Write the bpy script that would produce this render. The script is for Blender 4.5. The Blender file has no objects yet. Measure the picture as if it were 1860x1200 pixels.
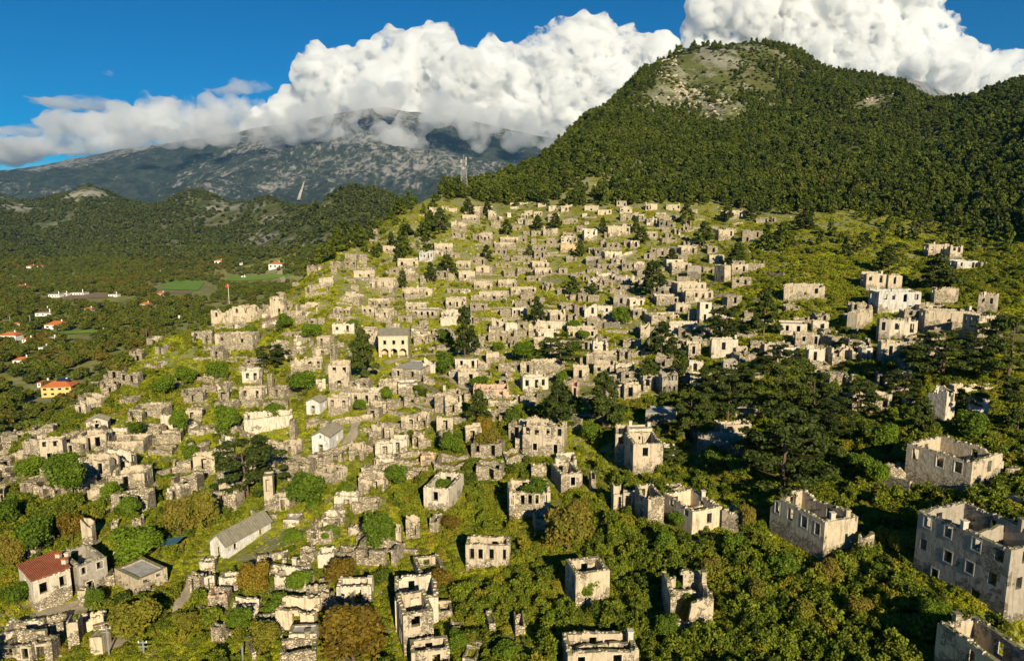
import bpy, bmesh, math, random, time
import numpy as np
from mathutils import Vector, Matrix, noise as mnoise
T0 = time.time()
S = bpy.context.scene
COL = S.collection
HAZE = 2.4e-5

# ------------------------------------------------------------------ camera, sky, sun, exposure
PITCH = math.radians(9.15)
F = 1241.0
cam = bpy.data.cameras.new('camera')
camo = bpy.data.objects.new('camera', cam); COL.objects.link(camo); S.camera = camo
cam.sensor_width = 36; cam.lens = 36*F/1860; cam.clip_start = 1; cam.clip_end = 60000
camo.rotation_euler = (math.pi/2-PITCH, 0, 0)
SUN_EL, SUN_AZ = math.radians(24), math.radians(163)
world = bpy.data.worlds.new('World'); S.world = world; world.use_nodes = True
wn = world.node_tree; bg = wn.nodes['Background']
sky = wn.nodes.new('ShaderNodeTexSky'); sky.sky_type = 'NISHITA'; sky.sun_disc = False
sky.sun_elevation = SUN_EL; sky.sun_rotation = SUN_AZ
sky.ozone_density = 3; sky.dust_density = 0.15; sky.air_density = 0.75
hsv = wn.nodes.new('ShaderNodeHueSaturation'); hsv.inputs['Saturation'].default_value = 1.95
wn.links.new(sky.outputs[0], hsv.inputs['Color']); wn.links.new(hsv.outputs[0], bg.inputs[0])
bg.inputs[1].default_value = 0.05
sl = bpy.data.lights.new('sun', 'SUN'); sl.energy = 5.0; sl.angle = math.radians(.5); sl.color = (1, .86, .61)
slo = bpy.data.objects.new('sun', sl); COL.objects.link(slo)
SUNV = Vector((math.sin(SUN_AZ)*math.cos(SUN_EL), math.cos(SUN_AZ)*math.cos(SUN_EL), math.sin(SUN_EL)))
slo.rotation_euler = SUNV.to_track_quat('Z', 'Y').to_euler()
S.view_settings.view_transform = 'Standard'; S.view_settings.look = 'None'
S.view_settings.gamma = 1; S.view_settings.use_curve_mapping = False
S.view_settings.exposure = 0.65
S.cycles.volume_bounces = 14; S.cycles.max_bounces = 16; S.cycles.diffuse_bounces = 2
S.cycles.transparent_max_bounces = 12
S.cycles.volume_step_rate = 0.5; S.cycles.volume_max_steps = 256

# ------------------------------------------------------------------ helpers
CP, SP = math.cos(PITCH), math.sin(PITCH)
def pdir(px, py):
    x = (px-930)/F; u = (600-py)/F
    return np.array((x, CP+u*SP, -SP+u*CP))
def wpt(px, py, t): return pdir(px, py)*t
def proj(p):
    x, y, z = p[0], p[1], p[2]
    d = y*CP-z*SP; u = y*SP+z*CP
    return 930+F*x/d, 600-F*u/d, d

def tag(o, label=None, cat=None, group=None, kind=None):
    if label: o['label'] = label
    if cat: o['category'] = cat
    if group: o['group'] = group
    if kind: o['kind'] = kind
    return o
def link(name, me, parent=None, loc=None, rotz=0, mat=None):
    o = bpy.data.objects.new(name, me); COL.objects.link(o)
    if mat and not me.materials:
        for m in (mat if isinstance(mat, (list, tuple)) else [mat]): me.materials.append(m)
    if parent: o.parent = parent
    if loc is not None: o.location = loc
    if rotz: o.rotation_euler = (0, 0, rotz)
    return o
def empty(name, loc=(0, 0, 0), rotz=0):
    o = bpy.data.objects.new(name, None); COL.objects.link(o); o.location = loc; o.rotation_euler = (0, 0, rotz)
    o.empty_display_size = .1
    return o
def np_mesh(name, verts, faces, smooth=False, nper=4):
    me = bpy.data.meshes.new(name)
    verts = np.asarray(verts, dtype=np.float32); faces = np.asarray(faces, dtype=np.int32)
    me.vertices.add(len(verts)); me.vertices.foreach_set('co', verts.ravel())
    nf = len(faces); me.loops.add(nf*nper); me.loops.foreach_set('vertex_index', faces.ravel())
    me.polygons.add(nf); me.polygons.foreach_set('loop_start', np.arange(nf, dtype=np.int32)*nper)
    me.polygons.foreach_set('loop_total', np.full(nf, nper, dtype=np.int32))
    if smooth: me.polygons.foreach_set('use_smooth', np.ones(nf, dtype=bool))
    me.update(calc_edges=True)
    return me

class NM:
    """node material helper"""
    def __init__(s, name):
        s.m = bpy.data.materials.new(name); s.m.use_nodes = True; s.t = s.m.node_tree; s.t.nodes.clear()
        s.out = s.n('ShaderNodeOutputMaterial')
    def n(s, typ, **kw):
        nd = s.t.nodes.new(typ)
        for k, v in kw.items(): setattr(nd, k, v)
        return nd
    def set(s, sock, v):
        if isinstance(v, bpy.types.NodeSocket): s.t.links.new(v, sock)
        else:
            if hasattr(sock.default_value, '__len__') and isinstance(v, (tuple, list)) and len(v) == 3 and len(sock.default_value) == 4: v = (*v, 1)
            sock.default_value = v
    def noise(s, vec, scale, detail=4, rough=.55, dist=0):
        nd = s.n('ShaderNodeTexNoise'); s.set(nd.inputs['Vector'], vec); s.set(nd.inputs['Scale'], scale)
        nd.inputs['Detail'].default_value = detail; nd.inputs['Roughness'].default_value = rough; nd.inputs['Distortion'].default_value = dist
        return nd.outputs['Fac']
    def vor(s, vec, scale, feature='F1', out='Distance', rnd=1):
        nd = s.n('ShaderNodeTexVoronoi', feature=feature); s.set(nd.inputs['Vector'], vec); s.set(nd.inputs['Scale'], scale)
        nd.inputs['Randomness'].default_value = rnd
        return nd.outputs[out]
    def ramp(s, v, a, b, lo=0, hi=1, smooth=True):
        nd = s.n('ShaderNodeMapRange'); nd.interpolation_type = 'SMOOTHSTEP' if smooth else 'LINEAR'
        s.set(nd.inputs[0], v)
        for i, x in zip((1, 2, 3, 4), (a, b, lo, hi)): s.set(nd.inputs[i], x)
        return nd.outputs[0]
    def mix(s, f, a, b, mode='MIX'):
        nd = s.n('ShaderNodeMix', data_type='RGBA', blend_type=mode); s.set(nd.inputs[0], f)
        s.set(nd.inputs[6], a); s.set(nd.inputs[7], b)
        return nd.outputs[2]
    def math(s, op, a, b=0.0):
        nd = s.n('ShaderNodeMath', operation=op); s.set(nd.inputs[0], a); s.set(nd.inputs[1], b); return nd.outputs[0]
    def vmul(s, v, k):
        nd = s.n('ShaderNodeVectorMath', operation='MULTIPLY'); s.set(nd.inputs[0], v); nd.inputs[1].default_value = k; return nd.outputs[0]
    def bump(s, h, strength, dist):
        nd = s.n('ShaderNodeBump'); nd.inputs['Strength'].default_value = strength; nd.inputs['Distance'].default_value = dist
        s.set(nd.inputs['Height'], h); return nd.outputs[0]
    def princ(s, col, rough=.9, normal=None, spec=.2, **kw):
        b = s.n('ShaderNodeBsdfPrincipled'); s.set(b.inputs['Base Color'], col); s.set(b.inputs['Roughness'], rough)
        b.inputs['Specular IOR Level'].default_value = spec
        if normal is not None: s.set(b.inputs['Normal'], normal)
        for k, v in kw.items(): s.set(b.inputs[k.replace('_', ' ')], v)
        return b.outputs[0]
    def done(s, sh): s.t.links.new(sh, s.out.inputs['Surface']); return s.m
    def pos(s): return s.n('ShaderNodeNewGeometry').outputs['Position']
    def obj(s): return s.n('ShaderNodeTexCoord').outputs['Object']
    def rnd(s): return s.n('ShaderNodeObjectInfo').outputs['Random']
    def sepz(s, v, k='Z'):
        nd = s.n('ShaderNodeSeparateXYZ'); s.set(nd.inputs[0], v); return nd.outputs[k]

# ------------------------------------------------------------------ terrain: thin plate spline in (azimuth, log distance)
CTL = []
def cp(px, py, t, z=None):
    """pixel + depth, or (py None) azimuth px, ground distance t, height z"""
    if py is None:
        CTL.append(((px-930)/F, math.log(t/70), z))
    else:
        p = wpt(px, py, t); CTL.append((p[0]/p[1], math.log(p[1]/70), p[2]))
columns = {
 1860: [(1200,70),(1000,78),(850,100),(700,130),(600,155),(500,208),(400,300),(300,385),(200,540),(160,640)],
 1500: [(1200,72),(1000,90),(850,112),(700,147),(600,188),(530,215),(450,270),(400,330),(340,420),(250,580),(170,770),(126,880)],
 1200: [(1200,75),(1000,96),(850,118),(700,165),(600,212),(500,277),(420,330),(375,375),(300,500),(200,680),(122,790)],
 900:  [(1200,78),(1000,102),(850,130),(750,156),(650,200),(550,258),(450,325),(385,385),(340,470),(328,515)],
 700:  [(1200,80),(1000,104),(850,134),(750,162),(650,206),(550,262),(480,300),(420,343),(402,365)],
 500:  [(1200,82),(1000,108),(850,142),(750,174),(650,216),(580,252),(553,268)],
 300:  [(1200,84),(1000,110),(850,146),(750,178),(680,205),(612,235)],
 400: [(650,217),(612,240),(588,255)],
 240: [(700,192),(662,212)],
 180: [(760,172),(728,186)],
 100:  [(1200,85),(1000,110),(870,135),(800,155),(775,167)],
}
for px, l in columns.items():
    for py, t in l: cp(px, py, t)
for px in (-500,):
    for py, t in ((1200,88),(1000,112),(900,135)): cp(px, py, t)
for px in (2500,):
    for py, t in ((1200,66),(1000,74),(850,90),(700,115),(600,140),(500,170),(400,220),(250,330),(120,450)): cp(px, py, t)
for px in (-500, 400, 1400, 2500): cp(px, None, 34, -44)
for x in (1330, 1440): cp(x, {1330: 80, 1440: 97}[x], {1330: 890, 1440: 915}[x])
for x, y, t in ((1040,248,660),(1140,172,745),(1240,97,850),(1280,86,870),(1390,86,900),(1560,152,930),(1640,172,880),(1740,200,780),(1810,178,690),(760,384,430),(840,352,500),
                (1250,160,760),(1250,250,600),(1400,200,720),(1650,300,480),(1650,230,640),(1750,250,540)): cp(x, y, t)
# behind the ridge the ground falls away
for x, z in ((840,-30),(900,-20),(1040,20),(1140,60),(1240,120),(1330,150),(1440,160),(1560,130),(1740,90),(1860,90),(2500,100)):
    cp(x, None, 1250, z*.6-20); cp(x, None, 1900, -70)
for x, t, z in ((760,560,-40),(700,470,-45),(620,420,-55),(560,420,-70),(840,640,-30),(960,760,0)): cp(x, None, t, z)
for x, y, t in ((620,445,318),(560,500,292)): cp(x, y, t)
for x, t, z in ((500,345,-62),(440,335,-70),(400,325,-74),(300,330,-76),(200,270,-74),(100,235,-74),(0,225,-74),(-500,200,-72)): cp(x, None, t, z)
VZ = -85
for x in (-500, 0, 150, 300, 450):
    for t in (420, 600, 850, 1150): cp(x, None, t, VZ)
for x, t in ((560,850),(640,950),(560,1050),(700,1000),(800,1100)): cp(x, None, t, VZ)
for x, y, t in ((-500,350,2500),(0,360,2450),(70,372,2300),(115,355,2250),(150,338,2250),(190,352,2300),(240,380,2400),(300,384,2300),(345,352,2100),(385,358,2100),(430,380,2100),(490,362,1800),(515,384,1850),
                (550,388,1900),(600,364,1550),(650,346,1450),(700,361,1400),(750,384,1400),(820,395,1500),
                (100,405,1950),(100,455,1450),(300,405,1850),(300,455,1400),(450,420,1650),(430,460,1350),(640,415,1180),(560,440,1200)): cp(x, y, t)
for x in (-500, 0, 200, 400, 600, 800, 1400, 2500): cp(x, None, 3400, -60); cp(x, None, 5000, -40)
A = np.array(CTL)
SCX = 2.6
U = A[:, 0]*SCX; V = A[:, 1]; Zc = A[:, 2]
def kern(d2): return 0.5*d2*np.log(d2+1e-9)
K = kern((U[:, None]-U)**2+(V[:, None]-V)**2)
n = len(U); Pm = np.stack([np.ones(n), U, V], 1)
M = np.block([[K+np.eye(n)*0.0006, Pm], [Pm.T, np.zeros((3, 3))]])
sol = np.linalg.solve(M, np.concatenate([Zc, np.zeros(3)]))
AN, RN = 760, 900
amin, amax = -1.35, 1.35         # x/y range
vmin, vmax = math.log(28/70), math.log(5200/70)
ga = np.linspace(amin, amax, AN); gv = np.linspace(vmin, vmax, RN)
GA, GV = np.meshgrid(ga, gv)      # rows: distance
GZ = np.zeros_like(GA)
for i in range(0, RN, 60):
    a = GA[i:i+60, :, None]*SCX; v = GV[i:i+60, :, None]
    GZ[i:i+60] = (kern((a-U)**2+(v-V)**2)@sol[:n]) + sol[n]+sol[n+1]*a[..., 0]+sol[n+2]*v[..., 0]
GYd = 70*np.exp(GV); GX = GA*GYd
# value noise, vectorised
_rs = np.random.RandomState(7); _T = _rs.rand(256, 256)
def vnoise(x, y):
    xi = np.floor(x).astype(int); yi = np.floor(y).astype(int); fx = x-xi; fy = y-yi
    fx = fx*fx*(3-2*fx); fy = fy*fy*(3-2*fy)
    a = _T[xi % 256, yi % 256]; b = _T[(xi+1) % 256, yi % 256]; c = _T[xi % 256, (yi+1) % 256]; d = _T[(xi+1) % 256, (yi+1) % 256]
    return (a*(1-fx)+b*fx)*(1-fy)+(c*(1-fx)+d*fx)*fy
def fbm(x, y, o=4, g=.5):
    r = 0; a = 1; s = 0
    for i in range(o): r = r+a*(vnoise(x+17.3*i, y-9.1*i)-.5); s += a; a *= g; x = x*2.03; y = y*2.03
    return r/s*2
def ridged(x, y, o=5, g=.5):
    r = 0; a = 1; s = 0
    for i in range(o):
        r = r+a*(1-np.abs(2*vnoise(x+31.7*i, y+11.9*i)-1)*1.0); s += a; a *= g; x = x*2.1; y = y*2.1
    return r/s
far = np.clip((GYd-900)/600, 0, 1)
mt = np.clip((GYd-380)/250, 0, 1)*(1-far)*(GZ > -60)
GZ = GZ+fbm(GX/22, GYd/22, 3)*np.clip(GYd/120, .5, 1)*0.9*(1-far)*(GYd<500) + fbm(GX/5, GYd/5, 2)*.35*(GYd < 320)
GZ = GZ+mt*(fbm(GX/70, GYd/70, 4)*9+(ridged(GX/40, GYd/40, 4)-.5)*7*np.clip((GZ-90)/60, 0, 1))
GZ = GZ+far*np.clip((GZ+82)/25, 0, 1)*((ridged(GX/260, GYd/260, 6)-.55)*38)*(GYd < 4000)
GZ = np.maximum(GZ, -92+fbm(GX/60, GYd/60, 3))
def H(x, y):
    x = np.asarray(x, float); y = np.maximum(np.asarray(y, float), 28.5)
    ia = (np.clip(x/y, amin+1e-6, amax-1e-6)-amin)/(amax-amin)*(AN-1); iv = (np.clip(np.log(y/70), vmin+1e-6, vmax-1e-6)-vmin)/(vmax-vmin)*(RN-1)
    i0 = np.minimum(ia.astype(int), AN-2); j0 = np.minimum(iv.astype(int), RN-2); fa = ia-i0; fv = iv-j0
    return (GZ[j0, i0]*(1-fa)+GZ[j0, i0+1]*fa)*(1-fv)+(GZ[j0+1, i0]*(1-fa)+GZ[j0+1, i0+1]*fa)*fv
def hz(x, y): return float(H(x, y))
_ts = np.exp(np.linspace(math.log(45), math.log(4500), 2600))
def ground(px, py):
    """where the sight line through a pixel meets the ground"""
    d = pdir(px, py); q = d[None, :]*_ts[:, None]
    dz = q[:, 2]-H(q[:, 0], q[:, 1]); k = np.where(dz < 0)[0]
    if len(k) == 0 or k[0] == 0: return None
    k = k[0]; f = dz[k-1]/(dz[k-1]-dz[k]); t = _ts[k-1]+(_ts[k]-_ts[k-1])*f
    return d*t
# ------------------------------------------------------------------ materials for the ground
def ground_mat():
    m = NM('ground_cover'); p = m.pos()
    n1 = m.noise(p, .045, 5, .6); n2 = m.noise(p, .35, 6, .65); n3 = m.noise(p, 2.2, 5, .7)
    grass = m.mix(m.ramp(n1, .35, .65), (.12, .155, .008), (.29, .31, .016))
    olive = m.mix(m.ramp(n2, .3, .7), (.15, .155, .014), (.24, .20, .03))
    c = m.mix(m.ramp(n2, .42, .6), grass, olive)
    c = m.mix(m.ramp(n3, .35, .75, 0, .55), c, (.06, .08, .006))
    earth = m.mix(n3, (.20, .13, .06), (.32, .25, .16))
    c = m.mix(m.ramp(m.noise(p, .09, 6, .7), .58, .70, 0, .7), c, earth)
    rock = m.mix(m.ramp(n3, .3, .7), (.20, .19, .16), (.45, .42, .36))
    at = m.n('ShaderNodeAttribute', attribute_name='rock').outputs['Fac']
    rk = m.math('MULTIPLY', at, m.ramp(m.noise(p, .12, 8, .72), .44, .54))
    c = m.mix(rk, c, rock)
    h = m.math('ADD', m.math('MULTIPLY', n3, .5), n2)
    return m.done(m.princ(c, .95, m.bump(h, .9, .8)))
def hill_mat():
    m = NM('forested_hill'); p = m.pos()
    n1 = m.noise(p, .004, 5, .6); n2 = m.noise(p, .03, 7, .7); n3 = m.noise(p, .011, 8, .75)
    c = m.mix(m.ramp(n2, .35, .65), (.035, .05, .012), (.10, .115, .028))
    c = m.mix(m.ramp(n1, .4, .65, 0, .6), c, (.10, .10, .035))
    rock = m.mix(n2, (.20, .19, .16), (.5, .47, .41))
    at = m.n('ShaderNodeAttribute', attribute_name='rock').outputs['Fac']
    c = m.mix(m.math('MULTIPLY', at, m.ramp(n3, .47, .56)), c, rock)
    return m.done(m.princ(c, .95, m.bump(n2, 1, 10)))

verts = np.stack([GX, GYd, GZ], -1).reshape(-1, 3)
idx = np.arange(RN*AN).reshape(RN, AN)
quads = np.stack([idx[:-1, :-1], idx[:-1, 1:], idx[1:, 1:], idx[1:, :-1]], -1).reshape(-1, 4)
g = np_mesh('ground', verts, quads, smooth=True)
# where bare rock shows: the summit, the rocky spur, the rocky far hills
PX, PY, _ = proj([GX, GYd, GZ])
def blob(cx, cy, rx, ry, px=None, py=None):
    px = PX if px is None else px; py = PY if py is None else py
    return np.clip(1.5-1.5*np.sqrt(((px-cx)/rx)**2+((py-cy)/ry)**2), 0, 1)
near = GYd < 1200
rockf = np.zeros_like(GX)
for b in ((1255,150,100,65),(1330,100,120,50),(1400,150,80,50),(1310,210,60,22),(1220,165,40,35),(1600,190,70,25),(1450,165,60,40)): rockf = np.maximum(rockf, .6*blob(*b)*near)
for b in ((730,440,130,45),(820,450,60,30),(1400,430,120,60),(1500,440,90,60),(640,470,60,30)): rockf = np.maximum(rockf, .55*blob(*b)*near)
rockf = np.maximum(rockf, .35*near)
for b in ((150,352,75,28),(380,370,95,22),(490,385,42,32),(30,370,60,25),(590,372,30,14),(480,440,90,30),(230,380,60,16)): rockf = np.maximum(rockf, .85*blob(*b)*(~near))
rockf = np.maximum(rockf, .25*(~near)*(GZ > -70)*(PX < 560))
at = g.attributes.new('rock', 'FLOAT', 'POINT'); at.data.foreach_set('value', rockf.ravel().astype(np.float32))
g.materials.append(ground_mat()); g.materials.append(hill_mat())
mi = ((GYd[:-1, :-1] > 1200) | ((GYd[:-1, :-1] > 470) & (GZ[:-1, :-1] > -40))).astype(np.int32).ravel(); g.polygons.foreach_set('material_index', mi)
gobj = link('ground', g); tag(gobj, kind='structure')

# ------------------------------------------------------------------ far mountains
MG = []
def mountain(name, crest, y0, y1, yb, zfoot, seed, amp, mat, nx=520, ny=300, xr=(-900, 2700)):
    cx = np.array([c[0] for c in crest]); cy = np.array([c[1] for c in crest])
    px = np.linspace(xr[0], xr[1], nx); s = np.concatenate([np.linspace(0, 1, ny), np.linspace(1.02, 1.35, 30)])
    PXm, SS = np.meshgrid(px, s)
    yy = y0+(y1-y0)*SS
    X = (PXm-930)/F*yy/1.0
    cyv = np.interp(PXm, cx, cy)
    u = (600-cyv)/F
    zc = y1*(-SP+u*CP)/(CP+u*SP)
    prof = np.where(SS <= 1, SS**1.25, np.clip(1-(SS-1)*1.1, 0, 1))
    Z = zfoot+(zc-zfoot)*prof
    r = (ridged(X/1500+seed, yy/1100, 7, .55)-.6)
    env = np.clip(SS*3, 0, 1)*np.clip(np.abs(1-SS)*3, .12, 1)
    Z = Z+r*amp*env+fbm(X/160, yy/160, 4)*14
    Zt = np.concatenate([X[..., None], yy[..., None], Z[..., None]], -1).reshape(-1, 3)
    ii = np.arange(PXm.size).reshape(PXm.shape)
    q = np.stack([ii[:-1, :-1], ii[:-1, 1:], ii[1:, 1:], ii[1:, :-1]], -1).reshape(-1, 4)
    me = np_mesh(name, Zt, q, smooth=True)
    MG.append((X, yy, Z))
    return tag(link(name, me, mat=mat), kind='structure')
def mount_mat():
    m = NM('mountain_limestone'); p = m.pos()
    n1 = m.noise(p, .0011, 6, .65); n2 = m.noise(p, .009, 9, .75); n3 = m.noise(m.vmul(p, (1, 1, .35)), .02, 6, .7)
    c = m.mix(m.ramp(n2, .4, .62), (.022, .033, .026), (.05, .062, .045))
    rock = m.mix(n3, (.14, .14, .135), (.33, .315, .285))
    z = m.ramp(m.sepz(p), 100, 1200, -.05, .07, False)
    f = m.math('ADD', m.math('MULTIPLY', n1, .5), m.math('ADD', m.math('MULTIPLY', n3, .5), z))
    c = m.mix(m.ramp(f, .50, .60), c, rock)
    return m.done(m.princ(c, .95, m.bump(n3, 1, 40)))
mm = mount_mat()
mountain('mountain', [(-900,360),(-300,330),(0,311),(80,302),(150,289),(240,272),(330,262),(450,240),(550,222),(620,206),(690,194),(760,203),(840,215),(900,232),(1000,250),(1200,250),(1500,200),(1570,160),(1610,139),(1650,150),(1700,175),(1800,210),(2200,260),(2700,300)],
         4300, 7400, 9000, -70, 3.1, 420, mm)

# the pale bulldozed cut on the mountain foot
X_, Y_, Z_ = MG[0]; pxm, pym, _ = proj([X_, Y_, Z_])
def on_mountain(px, py):
    d = (pxm-px)**2+(pym-py)**2+(Y_ > 7300)*1e6; k = np.unravel_index(np.argmin(d), d.shape); return X_[k]+(px-pxm[k])/F*Y_[k], Y_[k], Z_[k]
V = []; q = [on_mountain(554-(k/9)*10, 334+k/9*32) for k in range(10)]
for k, (x_, y_, z_) in enumerate(q): w_ = 5+k*.9; V += [(x_-w_, y_-25, z_+12), (x_+w_, y_-25, z_+12)]
me = bpy.data.meshes.new('quarry_cut'); me.from_pydata(V, [], [(2*k, 2*k+1, 2*k+3, 2*k+2) for k in range(9)]); m = NM('bare_cut_rock'); tag(link('quarry_cut', me, mat=m.done(m.princ(m.mix(m.noise(m.pos(), .05), (.26, .23, .19), (.45, .41, .35)), .9))), kind='structure')
# ------------------------------------------------------------------ masonry materials
def wall_mat(name, plaster, cover, stone=(.46, .39, .28), tint=0.0, lift=0):
    m = NM(name); o = m.obj(); r = m.rnd()
    off = m.n('ShaderNodeCombineXYZ'); m.set(off.inputs[0], m.math('MULTIPLY', r, 57)); m.set(off.inputs[1], m.math('MULTIPLY', r, 31))
    ad = m.n('ShaderNodeVectorMath', operation='ADD'); m.set(ad.inputs[0], o); m.set(ad.inputs[1], off.outputs[0]); p = ad.outputs[0]
    big = m.noise(p, .32, 5, .62); mid = m.noise(p, 1.6, 6, .68); fine = m.noise(p, 9, 4, .7)
    cell = m.n('ShaderNodeTexVoronoi', feature='F1'); m.set(cell.inputs['Vector'], m.vmul(p, (1, 1, 1.6))); cell.inputs['Scale'].default_value = 2.6
    edge = m.vor(m.vmul(p, (1, 1, 1.6)), 2.6, 'DISTANCE_TO_EDGE')
    bw = m.n('ShaderNodeRGBToBW'); m.set(bw.inputs[0], cell.outputs['Color'])
    st = m.mix(m.ramp(bw.outputs[0], .1, .9, 0, 1), tuple(c*.55 for c in stone), tuple(min(1, c*1.35) for c in stone))
    st = m.mix(m.ramp(edge, .0, .09, .6, 0), st, (.24, .20, .14))
    pl = m.mix(m.ramp(mid, .3, .7), tuple(c*.78 for c in plaster), plaster)
    pl = m.mix(m.ramp(fine, .35, .7, 0, .25), pl, (.30, .26, .20))
    lo = m.ramp(m.sepz(o), .3, 3.4, -.20, .05)
    f = m.math('ADD', m.math('ADD', big, m.math('MULTIPLY', mid, .45)), m.math('ADD', lo, m.math('MULTIPLY', r, .16)))
    f = m.ramp(f, .80-cover*.3, .86-cover*.3)
    c = m.mix(f, st, pl)
    # lichen and rain streaks
    streak = m.noise(m.vmul(p, (1.7, 1.7, .22)), 1.4, 5, .65)
    c = m.mix(m.ramp(streak, .47, .66, 0, .6), c, (.20, .165, .11))
    c = m.mix(m.ramp(m.noise(p, .8, 6, .7), .60, .72, 0, .6), c, (.22, .15, .06))
    c = m.mix(m.ramp(m.noise(p, .5, 5, .7), .58, .68, 0, .5), c, (.22, .18, .12))
    hole = m.vor(m.vmul(p, (1, 1, 1)), 1.5)
    c = m.mix(m.ramp(hole, .05, .08, .85, 0), c, (.05, .04, .03))
    spk = m.noise(p, 3.2, 7, .8); c = m.mix(m.ramp(spk, .52, .66, 0, .5), c, (.17, .14, .09))
    c = m.mix(m.ramp(m.sepz(m.n('ShaderNodeNewGeometry').outputs['Normal']), .5, .8, 0, .8), c, m.mix(m.ramp(mid, .42, .55), (.20, .17, .12), (.12, .13, .03)))
    h = m.math('ADD', m.math('MULTIPLY', m.ramp(edge, 0, .12), m.math('SUBTRACT', 1, f)), m.math('MULTIPLY', mid, .8))
    return m.done(m.princ(c, .93, m.bump(h, 1, .16), .15))
W = {
 '':  wall_mat('old_plaster', (.565, .475, .34), .35),
 's': wall_mat('rubble_stone', (.60, .50, .35), .15, (.52, .44, .31)),
 'w': wall_mat('white_plaster', (.68, .60, .47), .75),
 'b': wall_mat('bluish_white_plaster', (.58, .57, .53), .6),
 'v': wall_mat('whitewashed_plaster', (.74, .73, .70), 1.7),
 'p': wall_mat('salmon_plaster', (.64, .42, .31), .4),
 'o': wall_mat('ochre_plaster', (.70, .47, .25), .5),
 'g': wall_mat('shaded_plaster', (.38, .34, .28), .45, (.27, .24, .19)),  # darker copy of the plaster, shade of dim walls put into its colour
 'c': wall_mat('cream_plaster', (.74, .60, .42), 1.1),
}
def simple_mat(name, col, rough=.85, var=.3, scale=3, metal=0, bmp=.3, col2=None):
    m = NM(name); p = m.obj(); n_ = m.noise(p, scale, 5, .65)
    c = m.mix(m.ramp(n_, .3, .7), tuple(x*(1-var) for x in col), col2 or col)
    return m.done(m.princ(c, rough, m.bump(n_, bmp, .05), .3, Metallic=metal))
M_FRAME = simple_mat('lime_surround', (.58, .51, .40), .9, .25)
M_RED = simple_mat('red_roof_sheet', (.33, .105, .05), .8, .35, 1.5)
M_TILE = simple_mat('orange_roof_tile', (.52, .16, .05), .85, .35, 1.2)
M_SLATE = simple_mat('lichened_roof_stone', (.34, .30, .22), .95, .5, 1.2, col2=(.24, .22, .16))
M_CONC = simple_mat('grey_roof_screed', (.40, .38, .34), .95, .35, .8)
M_WOOD = simple_mat('weathered_wood', (.10, .065, .04), .9)
M_DARK = simple_mat('dark_glass', (.02, .025, .03), .15, .1)
M_STEEL = simple_mat('galvanised_steel', (.30, .31, .32), .6, .2, 3, .3)

# ------------------------------------------------------------------ wall geometry
class MB:
    def __init__(s): s.v = []; s.f = []
    def quad(s, a, b, c, d):
        k = len(s.v); s.v += [a, b, c, d]; s.f.append((k, k+1, k+2, k+3))
    def hexa(s, b, t):
        """4 bottom points, 4 top points, counter-clockwise seen from above"""
        k = len(s.v); s.v += list(b)+list(t)
        s.f += [(k+3, k+2, k+1, k), (k+4, k+5, k+6, k+7)]
        for i in range(4): j = (i+1) % 4; s.f.append((k+i, k+j, k+4+j, k+4+i))
    def box(s, x0, x1, y0, y1, z0, z1):
        s.hexa([(x0, y0, z0), (x1, y0, z0), (x1, y1, z0), (x0, y1, z0)], [(x0, y0, z1), (x1, y0, z1), (x1, y1, z1), (x0, y1, z1)])
    def bar(s, a, b, r):
        a = Vector(a); b = Vector(b); d = (b-a).normalized(); u = d.orthogonal().normalized(); w = d.cross(u)
        ring = [u*r+w*r, -u*r+w*r, -u*r-w*r, u*r-w*r]
        s.hexa([tuple(a+q) for q in ring], [tuple(b+q) for q in ring])
    def build(s, name, mat, parent=None, loc=None, rotz=0):
        return link(name, s.mesh(name), parent, loc, rotz, mat)
    def mesh(s, name):
        me = bpy.data.meshes.new(name); me.from_pydata(s.v, [], s.f); me.update(); return me

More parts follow.
